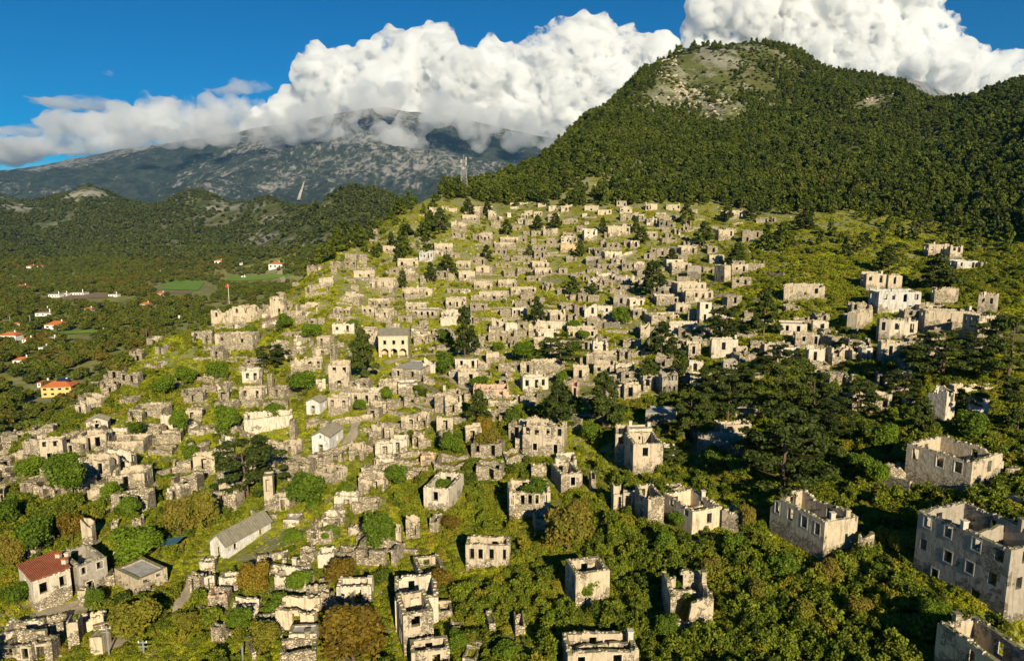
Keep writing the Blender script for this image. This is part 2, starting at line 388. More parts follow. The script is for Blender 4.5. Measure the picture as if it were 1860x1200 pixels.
def ragged(L, h, kind, rng):
    """top line of a wall: list of (s, z) steps"""
    n_ = max(2, int(L/(.55 if kind else 1.6))); ss = [0]+sorted(rng.uniform(.1, L-.1) for _ in range(n_))+[L]
    z = h; out = []
    dip = rng.choice([0, L, rng.uniform(0, L)]); dw = rng.uniform(1.0, 3.0); dd = (rng.uniform(.2, .34*h) if rng.random() < (.45 if kind == 1 else .9) else 0) if kind else 0
    for s_ in ss:
        if kind == 0: z = h+rng.uniform(-.08, .06)
        else:
            z = h+rng.uniform(-.16, .06)*(2.4 if kind > 1 else 1)
            if abs(s_-dip) < dw: z -= dd*min(1, 1.7*(1-abs(s_-dip)/dw))+rng.uniform(0, .3)
        out.append((s_, max(z, .6)))
    return out
def wall(mb, A, B, inn, zb, top, openings, th=.55, trim=0):
    """masonry slab between plan points A and B with real openings and the given top line"""
    ax, ay = A; bx, by = B; L = math.hypot(bx-ax, by-ay)
    if L < .3: return
    dx, dy = (bx-ax)/L, (by-ay)/L
    cuts = {trim, L-trim}
    for s_, z in top: 
        if trim < s_ < L-trim: cuts.add(s_)
    for o in openings:
        cuts.add(max(trim, o[0])); cuts.add(min(L-trim, o[1]))
    cuts = sorted(cuts); ts = [t[0] for t in top]; tz = [t[1] for t in top]
    P = lambda s_, k, z: (ax+dx*s_+inn[0]*th*k, ay+dy*s_+inn[1]*th*k, z)
    for s0, s1 in zip(cuts, cuts[1:]):
        if s1-s0 < .02: continue
        h0, h1 = float(np.interp(s0, ts, tz)), float(np.interp(s1, ts, tz)); mid = (s0+s1)/2
        lo0 = lo1 = zb
        for o in sorted((o for o in openings if o[0] <= mid <= o[1]), key=lambda o: o[2]):
            if min(h0, h1) > o[2]:
                if o[2] > zb+.05: mb.hexa([P(s0, 0, lo0), P(s1, 0, lo1), P(s1, 1, lo1), P(s0, 1, lo0)], [P(s0, 0, o[2]), P(s1, 0, o[2]), P(s1, 1, o[2]), P(s0, 1, o[2])])
                lo0 = lo1 = o[3]
        if h0 > lo0+.03 or h1 > lo1+.03:
            mb.hexa([P(s0, 0, lo0), P(s1, 0, lo1), P(s1, 1, lo1), P(s0, 1, lo0)], [P(s0, 0, max(h0, lo0+.02)), P(s1, 0, max(h1, lo1+.02)), P(s1, 1, max(h1, lo1+.02)), P(s0, 1, max(h0, lo0+.02))])
def openings_for(L, h, rows, rng, door=False):
    """rows: windows per storey from the top down"""
    out = []; st = h/max(1, len(rows)) if len(rows) > 1 else h
    for i, n_ in enumerate(rows):
        zt = h-i*st
        wh = min(1.6, st*.47); z1 = zt-min(.65, st*.17); z0 = z1-wh
        for k in range(n_):
            c = L*(k+.5)/n_+rng.uniform(-.15, .15)*L/n_; ww = min(.95, L/n_*.42)*rng.uniform(.85, 1.1)
            zz0 = z0; 
            if door and k == n_//2 and i == len(rows)-1: zz0 = z1-min(2.2, zt-.1)
            out.append((c-ww/2, c+ww/2, max(zz0, .05), z1))
    return out
def surround(mb, A, B, inn, o, w_=.11, proud=.03):
    ax, ay = A; bx, by = B; L = math.hypot(bx-ax, by-ay); dx, dy = (bx-ax)/L, (by-ay)/L
    P = lambda s_, k, z: (ax+dx*s_-inn[0]*k, ay+dy*s_-inn[1]*k, z)
    s0, s1, z0, z1 = o
    def bx_(a, b, c, d):
        mb.hexa([P(a, proud, c), P(b, proud, c), P(b, -.18, c), P(a, -.18, c)], [P(a, proud, d), P(b, proud, d), P(b, -.18, d), P(a, -.18, d)])
    bx_(s0-w_, s0+.02, z0-w_, z1+w_); bx_(s1-.02, s1+w_, z0-w_, z1+w_)
    bx_(s0+.021, s1-.021, z1-.02, z1+w_+.003); bx_(s0+.021, s1-.021, z0-w_-.003, z0+.02)

FOOTX = []
HOUSES = []    # (object, px, py, facts) for the labels
STUFF = {}
def into_stuff(mb, mat, base):
    q = STUFF.setdefault(mat, MB()); k = len(q.v); q.v += [(x+base[0], y+base[1], z+base[2]) for x, y, z in mb.v]; q.f += [tuple(i+k for i in f) for f in mb.f]
def build_house(base, C, h, wins, mat='', ragk=0, roof=None, chimney=0, name='ruined_house', detail=True, rng=None, drop=3.0, hs=None, doors=(0,), partition=False, facts=None, stuff=False):
    """C: four plan corners (local), counter-clockwise; wall i runs C[i] -> C[i+1]; wins[i] = windows per storey"""
    rng = rng or random.Random(int(base[0]*13+base[1]*7))
    hs = hs or [h]*4; th = min(.55, .16*min(math.dist(C[0], C[1]), math.dist(C[1], C[2])))
    root = empty(name, base) if detail else None
    cx = sum(c[0] for c in C)/4; cy = sum(c[1] for c in C)/4
    allmb = MB()
    for i in range(4):
        A, B = C[i], C[(i+1) % 4]; L = math.dist(A, B); d = ((B[0]-A[0])/L, (B[1]-A[1])/L); inn = (-d[1], d[0])
        if (cx-A[0])*inn[0]+(cy-A[1])*inn[1] < 0: inn = (-inn[0], -inn[1])
        tl = hs[i] if isinstance(hs[i], list) else ragged(L, hs[i], ragk if not roof else 0, rng)
        if isinstance(hs[i], list): tl = [(a*L, b) for a, b in tl]
        ops = openings_for(L, max(z for _, z in tl) if not isinstance(hs[i], list) else h, wins[i], rng, i in doors)
        mb = MB() if detail else allmb
        wall(mb, A, B, inn, -drop, tl, ops, th, th if i % 2 else 0)
        if detail and L > 2 and not roof:
            for q in range(int(L*2.2)):
                s_ = rng.uniform(.2, L-.2); zt_ = float(np.interp(s_, [t[0] for t in tl], [t[1] for t in tl])); r_ = rng.uniform(.08, .2); k_ = rng.uniform(.15, .85)*th
                bx_, by_ = A[0]+d[0]*s_+inn[0]*k_, A[1]+d[1]*s_+inn[1]*k_; j_ = lambda: rng.uniform(-.05, .05)
                mb.hexa([(bx_-r_+j_(), by_-r_, zt_-.12), (bx_+r_, by_-r_+j_(), zt_-.12), (bx_+r_+j_(), by_+r_, zt_-.12), (bx_-r_, by_+r_+j_(), zt_-.12)], [(bx_-r_*.7, by_-r_*.8, zt_+r_*.8+j_()), (bx_+r_*.8, by_-r_*.6, zt_+r_+j_()), (bx_+r_*.7, by_+r_*.8, zt_+r_*.7+j_()), (bx_-r_*.8, by_+r_*.7, zt_+r_*.9+j_())])
        if detail:
            w_ = mb.build('wall', W[mat], root)
            for o in ops:
                if rng.random() < .42 and o[3]+.1 < np.interp((o[0]+o[1])/2, [t[0] for t in tl], [t[1] for t in tl]):
                    fm = MB(); surround(fm, A, B, inn, o); fm.build('window_frame', M_FRAME, w_)
    if partition:
        mb = MB() if detail else allmb
        A = ((C[0][0]+C[1][0])/2, (C[0][1]+C[1][1])/2); B = ((C[3][0]+C[2][0])/2, (C[3][1]+C[2][1])/2); L = math.dist(A, B); d = ((B[0]-A[0])/L, (B[1]-A[1])/L)
        wall(mb, A, B, (-d[1], d[0]), -drop, ragged(L, h*rng.uniform(.7, .95), 2, rng), [(L*.4, L*.4+.9, .05, 2)], .35, th+.01)
        if detail: mb.build('partition_wall', W[mat], root)
    for k in range(chimney):
        i = rng.choice([0, 1, 2, 3]); A, B = C[i], C[(i+1) % 4]; t = rng.uniform(.2, .8)
        x = A[0]+(B[0]-A[0])*t; y = A[1]+(B[1]-A[1])*t; x += (cx-x)*.1; y += (cy-y)*.1; mb = MB() if detail else allmb
        r = .28; z = (hs[i] if not isinstance(hs[i], list) else h)-.6; mb.box(x-r, x+r, y-r, y+r, z, z+1.35); mb.box(x-r-.07, x+r+.07, y-r-.07, y+r+.07, z+1.351, z+1.47)
        if detail: mb.build('chimney', M_FRAME if rng.random() < .5 else W[mat], root)
    if roof == 'flat':
        mb = MB() if detail else allmb; q = [(cx+(c[0]-cx)*.93, cy+(c[1]-cy)*.93) for c in C]
        mb.hexa([(x, y, h-.55) for x, y in q], [(x, y, h-.2) for x, y in q])
        if detail: mb.build('roof', M_CONC, root)
    if stuff:
        into_stuff(allmb, mat, base); FOOTX.append((base[0], base[1]+facts['w']*.3, max(1.4, facts['w']*.6))); return None, C
    if not detail:
        root = allmb.build(name, W[mat], None, base)
    HOUSES.append((root, facts or {}, base))
    return root, C

# ------------------------------------------------------------------ the village, read off the hillside house by house
# each row: left, right, top, foot (pixels of its crop), windows, flags
VILLAGE = {
 (580,350,6.0): """1200 1290 155 200 0 s|1410 1500 165 210 0 s|1560 1755 150 250 1 s|1560 1750 240 330 2|1435 1605 320 415 1 C|1670 1760 450 520 1 C|690 885 580 670 2|1255 1455 550 650 1 s
1085 1245 645 755 4 b|1390 1535 655 715 1|275 400 740 830 2|430 520 700 790 0 s|855 1080 740 820 2|920 1050 820 880 0 w|760 865 825 900 1|380 605 855 960 2|555 815 945 1070 3|0 150 935 1040 0 s|345 430 1010 1060 0 s
285 405 1080 1140 1 w|220 440 1140 1200 0 s|930 1230 1045 1155 2 C|1275 1400 850 950 2 p|1400 1475 870 960 0 s|1490 1650 750 830 2|1640 1810 715 790 2 C|1705 1855 800 900 1|1520 1700 860 960 1|1685 1885 985 1060 2|1530 1650 1050 1100 0 w
1390 1515 1040 1095 1|1100 1170 900 1000 0 r|930 1050 890 960 0 s|1650 1740 1110 1175 0 s|1375 1605 1165 1230 2""",
 (870,350,6.0): """100 190 190 300 1 r|130 235 300 390 0 r|310 350 215 270 0 w|460 535 230 295 2|595 690 205 265 3|500 600 290 350 0 s|750 880 235 310 2 C|895 980 145 210 1 C|1150 1300 140 200 1 r|1125 1180 225 265 0|910 1075 290 340 2|1295 1445 185 240 3
1500 1610 90 150 2 g|1535 1670 150 225 2 r|1540 1685 230 305 1 t|1700 1825 240 320 2 r|1815 1860 130 200 1|1150 1200 320 350 0 w|1065 1170 360 430 2 r|1145 1290 395 520 2 wr|365 465 350 410 1|480 560 410 460 0|570 700 415 470 1 s|700 855 395 480 1 r
910 1055 430 490 2|895 1065 485 560 4 w|890 1080 565 645 1 o|1405 1645 370 470 4 CC|1735 1860 430 510 1|0 135 450 555 3 C|230 430 490 555 2 C|170 405 555 620 1|570 625 495 560 0 s|580 740 575 640 4 C|600 720 640 715 2|350 565 705 760 2|950 1070 690 750 2 r
1195 1260 600 670 1|1265 1365 610 700 2 gr|1370 1560 640 720 1 wr|1165 1330 700 790 2 g|1580 1645 515 585 0|1650 1750 520 610 1 w|1325 1380 505 590 0 s|0 70 705 780 2|180 340 760 820 2 r|580 765 760 840 2 C|1290 1445 775 850 2|1180 1350 820 880 0 w
1560 1690 755 850 3 r|1690 1800 760 860 0 w|0 150 805 890 1|270 440 850 920 2|420 600 810 880 1 r|610 795 835 910 3|870 965 820 880 1 w|1000 1095 870 935 0|1130 1200 890 960 1 r|520 680 905 970 2|210 410 960 1035 2 C|345 625 1035 1110 3 C
0 305 1080 1180 3|690 810 980 1060 1|850 980 1035 1110 1|1290 1480 890 960 2 w|1365 1480 950 1010 1 r|1480 1665 920 1000 3 g|1540 1690 1005 1080 2 r|990 1080 1110 1180 0 p|1080 1190 1110 1185 2|1190 1310 1120 1190 0|1465 1610 1110 1200 2 gt|1615 1810 1140 1200 2 w
1100 1180 1040 1090 1|455 600 1105 1160 0 o|640 720 1140 1190 1""",
 (1160,350,6.0): """75 205 120 190 1 C|300 450 130 195 3|565 640 180 225 0|885 940 235 290 1 g|940 1185 200 290 2 C|1285 1410 265 330 2 r|1450 1495 265 320 1|0 60 235 320 1|85 200 280 355 2 wr|220 330 300 390 2 g|335 400 315 380 1 r|485 550 340 420 1 r
870 1035 405 515 2 C|1130 1215 410 540 0 t|1215 1360 415 500 1 C|30 200 430 510 3|290 360 440 500 1|250 420 495 550 0|490 670 520 590 3 rC|460 640 590 680 2|130 200 595 700 1|195 330 610 700 1|330 460 590 670 2 gr|430 530 685 740 0
750 860 580 660 1 C|770 930 680 760 2|300 490 725 800 1 w|360 575 770 865 2|530 675 815 940 0 g|1015 1190 780 890 2|1190 1370 770 840 0 r|415 560 910 980 0 C|415 740 980 1105 4 C|510 810 1070 1190 4|160 375 1020 1120 3 g|195 470 1135 1215 2|0 70 780 860 1 w
1595 2005 1020 1160 3 r""",
 (1450,400,4.537): """1075 1225 200 310 2 C|1245 1350 200 320 2 r|1300 1480 335 405 2 b|1500 1555 340 390 1|555 715 440 580 2 C|735 850 450 580 1|660 995 590 755 4 bC|1000 1200 700 750 1|380 435 765 820 0 b|660 740 815 1010 1 g
750 960 830 985 2 wC|680 850 1010 1170 1|850 940 1020 1150 1|1060 1420 745 905 3|1100 1215 930 990 0 C|1300 1400 1020 1080 0 b|1650 1710 960 1040 1 g|275 440 1050 1180 2 r|440 525 1065 1180 1|520 610 1050 1170 1 b|1640 1740 830 920 2 bg|1130 1300 560 680 0 s""",
 (1270,530,6.0): """0 130 115 335 1 wt|480 600 290 360 0|945 1095 150 215 1 rC|890 1160 345 470 2 w|1240 1400 325 440 1 w|1055 1350 460 590 2|-80 30 510 690 1 g|135 410 515 720 1 wC|400 520 600 735 1 r|705 890 560 720 1 r|890 1080 600 760 2 wr|1190 1360 620 800 1 w
1260 1420 790 870 0 s|260 410 760 930 3 g|590 700 850 950 0 r|1330 1430 870 980 0 t|1430 1600 880 960 1 r|1410 1500 1090 1180 0 r|1670 1740 1130 1200 0|1050 1265 300 350 0 s""",
 (370,530,6.0): """780 890 5 50 1|890 970 125 160 0|1005 1240 205 265 1 r|1110 1350 0 40 0 s|1415 1600 180 265 4|1720 1860 170 270 2 C|1790 1870 100 165 1|1450 1660 285 350 4|1405 1640 350 455 2 w|1000 1130 280 340 0 r|1135 1240 300 385 1 w|1240 1325 290 345 0 o
870 1000 250 300 0 s|130 540 460 640 2 s|450 560 465 540 1 w|730 905 560 640 1 r|1230 1385 490 600 1 r|1190 1370 620 700 1 r|1375 1435 600 760 1|1150 1200 530 600 0 r|955 1110 740 890 0 sr|1110 1290 730 870 2 r|1370 1590 790 1085 21 tC|1230 1330 950 1080 1 wr
425 610 860 1000 2 w|610 640 920 1040 0|700 750 900 1065 0 r|390 640 1050 1200 2 s|130 220 870 970 0|1700 1860 400 520 2|1460 1530 530 600 0 s|0 110 900 960 0 s""",
 (670,530,6.0): """0 110 430 600 1 r|0 225 105 185 3|70 250 195 340 1 s|0 70 190 260 1|400 625 140 215 3 C|475 730 200 295 4|315 475 260 335 1|840 1065 85 185 3 C|790 1055 215 295 3 w|780 960 290 370 0 w|1100 1150 260 375 1 C|1430 1550 190 265 0|1560 1730 180 270 3 w
1595 1720 120 180 0|550 650 310 370 0 s|460 650 370 430 2|460 670 430 490 1 w|690 830 400 465 2|660 770 480 560 1|490 650 490 580 1 s|1340 1480 280 420 1 r|1310 1470 370 445 0 wr|1490 1620 350 450 0 w|1190 1300 460 520 0 r|1300 1520 450 550 1 s
1580 1720 410 500 0 p|1740 1860 350 500 1 s|1380 1460 590 650 0|1540 1590 540 620 0 w|590 725 750 890 1 wr|320 530 1000 1110 0 w|110 310 980 1110 0 s|0 140 1080 1200 1 w|940 1190 730 840 2 w|1280 1420 655 780 0 s|1190 1310 740 850 0 r|870 980 860 940 0 b
975 1200 870 1010 1|1200 1340 870 940 1 r|1490 1560 880 960 0|1420 1520 945 1050 1|1140 1530 1060 1180 2 p|1300 1610 1185 1250 0 w|1650 1860 770 900 1 s|1675 1960 930 1085 3 wC|810 1000 1080 1180 0 sr|620 800 1140 1200 0 s|1040 1110 1110 1200 0 s""",
 (970,530,6.0): """480 590 30 110 1|550 690 150 280 1 w|695 850 155 250 1 w|440 560 150 250 1|280 440 130 190 0|170 350 220 330 1 s|100 180 195 260 0|575 720 290 390 1 r|760 940 330 400 0 g|865 1000 40 180 1 g|1040 1200 80 160 2 w|1075 1230 190 290 2
1545 1700 130 240 1|1270 1620 250 320 3|20 330 340 420 1 w|40 280 430 510 2 w|0 210 530 620 1|370 690 410 520 3|520 620 530 650 1|640 810 540 660 2 wr|500 530 700 790 0|570 900 680 790 1|850 910 600 680 0 wr|650 870 790 910 2 C|890 1090 790 900 2 w
430 600 825 970 1|410 480 970 1180 1 p|0 340 770 880 0 r|930 980 600 700 0 r|1060 1220 640 710 1 wr|1370 1480 690 750 0 o|1470 1770 350 450 0 w|1160 1260 340 520 0 r|1400 1560 480 600 1|1560 1700 520 610 1 r|1680 1815 560 730 1|1690 1840 760 870 1 w
1700 1850 900 1040 0 w|1190 1380 930 1080 2 r|1390 1565 890 1130 4 gt|980 1160 1010 1170 1 s|880 990 1000 1100 0 wr|600 700 280 330 0 s""",
 (0,680,4.769): """660 750 250 380 1 r|755 885 190 300 0 r|205 360 575 650 0 s|370 545 560 760 2 t|545 700 590 700 1 s|700 915 520 660 2|920 1080 500 580 1 w|915 1235 580 660 0|1400 1520 350 470 0 w|1120 1400 300 365 0 s|1620 1750 310 410 1|1370 1560 510 600 0 s
690 960 740 920 2 r|900 1130 700 850 2 wr|965 1250 860 995 1 s|770 880 990 1090 0|1690 1860 700 880 1 s|0 40 1000 1120 1|90 240 500 580 1 r|250 300 450 560 0 o|400 470 425 475 0 w|1500 1650 770 850 0 r|775 850 80 180 1 s|0 110 600 660 0 s""",
 (380,680,4.769): """1030 1210 200 350 2|1120 1495 155 275 4 C|1395 1530 260 340 0 r|320 720 370 490 0 w|700 745 400 570 0|845 930 400 460 0 r|960 1040 410 470 0 s|480 660 600 740 1 s|600 760 590 720 1 r|640 715 770 840 0 s|1380 1495 450 570 0 r|1520 1600 440 580 1 r
1665 1825 360 490 1 s|1210 1340 610 750 1|1440 1590 600 720 1 w|1570 1715 565 690 1 w|1430 1600 730 800 0 w|1600 1860 740 800 0 s|1760 1860 520 640 1 s|1320 1520 810 900 1 r|1290 1520 900 1030 1 s|485 560 880 1180 1|545 700 1060 1180 1|20 240 1020 1190 1 s
1085 1290 1060 1185 1 w|1240 1460 1110 1195 0 s|0 160 670 760 1 w|1540 1660 230 300 0""",
 (760,680,4.769): """0 90 330 470 1 r|140 230 190 330 0|235 380 200 350 1 s|160 300 370 530 1 s|300 410 370 440 0 b|410 550 460 615 1 s|600 810 335 410 1 r|900 1260 440 710 42 rt|870 1035 395 520 1 w|838 900 540 680 0 s|978 1110 790 900 0 s|1495 1535 860 1010 0
20 140 695 800 0 o|0 110 560 640 0 s|1210 1370 730 800 0 w""",
 (1100,680,4.769): """505 600 620 720 0 w|345 600 330 450 0 g|985 1265 435 580 2 t|800 1180 580 720 0 g|1110 1360 290 370 0 s|65 150 950 1190 1 r|150 270 1020 1190 1 r|1520 1590 220 380 1 g|560 690 970 1040 0 w|780 880 500 570 0""",
 (1470,630,4.769): """370 570 430 580 2 r|570 700 400 560 1 r|160 240 440 510 1 w|280 370 410 530 1 g|100 180 210 310 0|180 340 230 330 2 r|370 430 250 300 0 w|655 690 250 350 1 w|830 910 460 530 1 b|720 870 340 400 0 s|1380 1530 450 640 0 b|700 860 1050 1190 0 sr
590 650 230 330 1 g|760 900 220 290 0 wr""",
 (0,930,4.444): """0 265 970 1060 1 w|270 500 900 1010 1 s|560 640 880 1090 0|640 830 850 960 0 c|735 830 1010 1150 0 c|0 260 1080 1190 2|260 420 1060 1200 1|195 290 270 370 0 s|930 1080 310 400 0 s|490 545 70 210 0 r|670 750 60 270 0 r|900 950 60 140 0 r|1070 1140 40 120 0 r
1525 1620 490 660 1 r|1660 1735 500 650 1 wr|1620 1733 400 500 0 w|860 925 500 600 0|640 700 600 760 0 r""",
 (380,930,4.444): """90 230 530 650 0 w|0 150 670 800 0 p|200 400 740 870 0 wr|525 790 520 660 0 w|675 800 440 540 0 wC|740 850 335 410 0|880 1010 340 450 0 w|1035 1210 320 390 1|1120 1240 115 190 0|910 1080 35 110 0 w|600 730 60 120 0 w|1510 1550 90 310 0 r|1590 1700 40 210 1 r
795 970 660 780 0|1035 1310 600 760 1 wC|370 540 890 1010 0 s|540 850 790 950 1 c|650 870 980 1090 0 w|580 860 1130 1225 1 sC|880 960 590 650 0|20 110 900 1050 0 r|1190 1225 170 240 0 r""",
 (700,930,4.444): """355 430 40 160 0 s|1050 1130 870 1000 0 s|840 890 895 970 0 w|620 730 1165 1220 0 w|430 540 800 870 0|1210 1300 25 150 0 s|510 600 900 960 0 sr""",
}
LOWWALLS = [ # left x,y  right x,y, height px
 (1330,410,1350,408,5),(1388,500,1423,504,8),(370,598,427,592,12),(388,646,420,644,10),(770,636,820,634,6),(603,775,677,765,14),(0,845,60,828,18),(255,876,310,860,12),(195,912,262,888,10),(316,855,350,848,12),
 (512,612,556,612,10),(1170,640,1195,600,8),(690,532,722,528,5),(840,560,892,562,5),(993,462,1014,460,4),(1120,470,1148,461,6),(940,462,1020,466,5),(700,495,760,500,5),(870,640,930,628,6),(760,700,800,720,9),
 (1500,606,1556,604,6),(1770,450,1812,446,4),(240,818,300,800,14),(350,690,420,700,8),(170,1150,240,1130,14),(240,1160,262,1150,14),(1770,915,1856,930,24),(560,835,640,812,9),(700,850,760,842,10),
 (1040,760,1090,765,10),(905,745,935,752,10),(420,780,450,800,14),(1250,1000,1330,1030,14),(1660,505,1690,512,5),(1240,620,1290,627,6),(60,1000,100,985,14),(330,1130,420,1120,10),(455,935,500,945,10),
 (1590,885,1650,905,30),(1040,1035,1075,1040,10),(830,1170,880,1180,14),(200,835,235,822,8),(20,880,70,872,9)]

def z_at(X, Y, py):
    u = (600-py)/F
    # py of (X,Y,z): u = (Y*SP+z*CP)/(Y*CP-z*SP)
    return Y*(u*CP-SP)/(CP+u*SP)
def place_simple(x0, x1, yt, yb, n_, fl, rng, stuff=False):
    pc = (x0+x1)/2; g_ = ground(pc, yb)
    if g_ is None: return
    X, Y, Z = g_; t = proj(g_)[2]; w_ = (x1-x0)*t/F; h = z_at(X, Y, yt)-Z
    if w_ < .8: w_ = .8
    two = 't' in fl; rk = 2 if 'r' in fl else (1 if rng.random() < .55 else 0)
    if 's' in fl: rk = max(rk, 1)
    yaw = math.radians(rng.uniform(-14, 14)) + (-math.atan2(pc-930, F)*.25)
    d = min(max(w_*rng.uniform(.55, .85), 2.2), 6.5)
    if w_ < 2.2: d = min(d, 1.2) if 'r' in fl else d
    mat = next((k for k in 'wbpogcs' if k in fl), '')
    rows = [n_] if n_ < 10 else [n_//10, n_ % 10]
    if two and n_ < 10: rows = [n_, max(1, n_-1)]
    if h < 1.6: rows = [0]
    c, s = math.cos(yaw), math.sin(yaw)
    C = [(a*c-b*s, a*s+b*c) for a, b in ((-w_/2, 0), (w_/2, 0), (w_/2, d), (-w_/2, d))]
    hpx = yb-yt
    side = [rng.choice([0, 1, 1, 2])] if h > 2.4 and d > 2.5 else [0]
    wins = [rows, side, [0], side]
    back = h+rng.uniform(-.3, .5)
    zmax = max(hz(X+q[0], Y+q[1]) for q in C)-Z
    hs = [h, max(h+rng.uniform(-.2, .2), min(zmax+.3, h+2)), max(back, min(zmax+.8, h+2.5)), max(h+rng.uniform(-.2, .2), min(zmax+.3, h+2))]
    det = hpx >= 10 and w_ > 1.8 and not stuff
    build_house((X, Y, Z), C, h, wins, mat, rk, None if rng.random() > .08 or hpx < 12 else 'flat', fl.count('C') + (1 if rng.random() < .25 and not fl.count('C') and w_ > 4 else 0),
                detail=det, stuff=stuff, rng=rng, hs=hs, partition=w_ > 7 and rng.random() < .5,
                facts=dict(px=pc, py=yb, w=w_, h=h, n=max(rows[0], 0), mat=mat, rk=rk, two=len(rows) > 1, wpx=x1-x0))
R = random.Random(11); ROWS = []
for (ox, oy, sc), txt in VILLAGE.items():
    for row in txt.replace('\n', '|').split('|'):
        q = row.split(); a, b, t, f, n_ = map(int, q[:5]); fl = q[5] if len(q) > 5 else ''
        ROWS.append((ox+a/sc, ox+b/sc, oy+t/sc, oy+f/sc, n_, fl, random.Random(R.randint(0, 10**9))))
ROWS.sort(key=lambda r: -(r[1]-r[0])*(r[3]-r[2]))
for k, r in enumerate(ROWS): place_simple(*r, stuff=k >= 262)
WALLS = []
for x0, y0, x1, y1, hp in LOWWALLS:
    a, b = ground(x0, y0), ground(x1, y1)
    if a is None or b is None or math.dist(a, b) > 40: continue
    h = hp*proj(a)[2]/F; L = math.dist(a[:2], b[:2]); rr = random.Random(x0)
    mb = MB(); d = ((b[0]-a[0])/L, (b[1]-a[1])/L); tl = []
    for k in range(int(L/1.0)+2):
        s_ = min(L, k*1.0); zz = hz(a[0]+d[0]*s_, a[1]+d[1]*s_)-a[2]; tl.append((s_, zz+h*rr.uniform(.8, 1.05)))
    wall(mb, (0, 0), (b[0]-a[0], b[1]-a[1]), (-d[1], d[0]), min(0, b[2]-a[2])-2, tl, [], .5)
    o = mb.build('terrace_wall', W['s'], None, tuple(a)); WALLS.append((o, (x0+x1)/2, (y0+y1)/2, L))

# ------------------------------------------------------------------ the larger houses, placed by their three visible roof corners
def plan_from(P1, P0, P2, yb):
    g_ = ground(P0[0], yb); X, Y, Z = g_; zt = z_at(X, Y, P0[1])
    def hit(p):
        d = pdir(*p); t = zt/d[2] if d[2] < -.01 else 400
        return d*min(t, 600)
    a = hit(P1)-g_; b = hit(P2)-g_; A1 = math.atan2(a[1], a[0]); B1 = math.atan2(b[1], b[0])
    dl = (A1-B1) % (2*math.pi)                       # b -> a counter-clockwise
    e = (dl-math.pi/2)/2; A1 -= e; B1 += e
    def length(ang, px):
        k = (px-930)/F; c, s = math.cos(ang), math.sin(ang)   # (X+c l) = k*(depth), depth=(Y+s l)*CP-zt*SP
        l = (k*(Y*CP-zt*SP)-X)/(c-k*s*CP); return l if 2 < l < 14 else min(max(abs(l), 2.5), 6)
    la, lb = length(A1, P1[0]), length(B1, P2[0])
    ua = (math.cos(A1), math.sin(A1)); ub = (math.cos(B1), math.sin(B1))
    C = [(ua[0]*la, ua[1]*la), (0, 0), (ub[0]*lb, ub[1]*lb), (ua[0]*la+ub[0]*lb, ua[1]*la+ub[1]*lb)]
    return g_, zt-Z, C, la, lb
BIG = []
def corner(P1, P0, P2, yb, wl, wr, mat='', rk=1, roof=None, ch=0, part=False, name='ruined_house', label=None, cat='house', hs=None, doors=(), drop=4.5):
    g_, h, C, la, lb = plan_from(P1, P0, P2, yb)
    root, C = build_house(tuple(g_), C, h, [wl, wr, [1], [1]], mat, rk, roof, ch, name, True, random.Random(int(P0[0])), drop, hs=hs(h) if hs else None, partition=part, doors=doors)
    HOUSES.pop(); tag(root, label, cat); BIG.append((root, g_, h, C))
    return root, g_, h, C
corner((1669,932),(1820,999),(1925,988),1137,[4,4,2],[2,2,1],'g',1,None,2,True,'stone_mansion','three storey shaded grey stone mansion shell with rows of empty windows, largest ruin of all')  # dim grazing-lit wall is painted in through the darker plaster
corner((1770,1119),(1694,1126),(1850,1222),1214,[0],[1],'',1,None,1,False,label='roofless cream plastered shell at the foot of the big three storey mansion')
corner((1205,903),(1256,929),(1312,924),975,[2,1],[1],'c',0,None,1,True,label='warm cream roofless house with dark doorway in its sunlit gable wall')
corner((1312,924),(1340,935),(1352,925),968,[0],[0],'',0,None,0,label='low rounded plaster annex against the right side of the warm cream house')
corner((1154,880),(1176,902),(1207,900),961,[1,1],[0],'s',1,None,0,label='narrow rubble stone shell joined to the left side of the warm cream house')
corner((1401,903),(1493,948),(1559,939),1023,[4],[0],'',1,None,2,label='roofless stone house with four windows and rust stained corner pillar below the big pine')
corner((1648,812),(1760,838),(1826,832),900,[3],[1],'',1,None,0,label='large roofless house with grey shaded wall, pale end wall and round stone tank')
corner((1027,1018),(1045,1043),(1108,1036),1107,[2],[0],'s',0,None,0,label='square stone ruin with blank sunlit end wall and green bushes inside')
corner((1180,1031),(1216,1079),(1297,1091),1145,[2],[0],'s',2,None,1,True,label='long broken stone ruin with collapsed front and bare branches inside',hs=lambda h:[h,[(0,h*.45),(.2,h*.25),(.42,h*.2),(.5,h*.75),(1,h)],h,h])
corner((1021,1153),(1031,1186),(1161,1181),1232,[0],[2],'',1,None,1,True,label='wide roofless ruin cut by the bottom edge of the slope with pale blue inner wall')
corner((719,1093),(734,1117),(787,1110),1195,[1,1],[1,1],'',0,None,0,label='tall three storey stone tower house standing at the village foot')
corner((712,1066),(719,1090),(796,1087),1150,[0],[0],'w',1,None,0,label='roofless rear range joined behind the tall tower house')
corner((744,1162),(748,1186),(817,1177),1228,[0],[1],'',0,None,0,label='low front room shell in front of the tall tower house')
corner((750,1024),(767,1052),(815,1046),1082,[0],[0],'',1,None,0,label='roofless square shell with an orange brown shrub growing over its corner')
corner((850,968),(846,988),(925,991),1036,[0],[4],'',0,None,0,label='open fronted stone house with tall window gaps standing alone on green slope')
corner((899,888),(925,893),(1000,938),947,[1],[5],'s',2,None,0,label='long ruin with jagged wall and broken windows stepping down beside a round green tree')
corner((769,886),(816,889),(842,866),932,[1],[0],'w',0,None,0,label='pale walled house with one small window and green creeper bursting from inside')
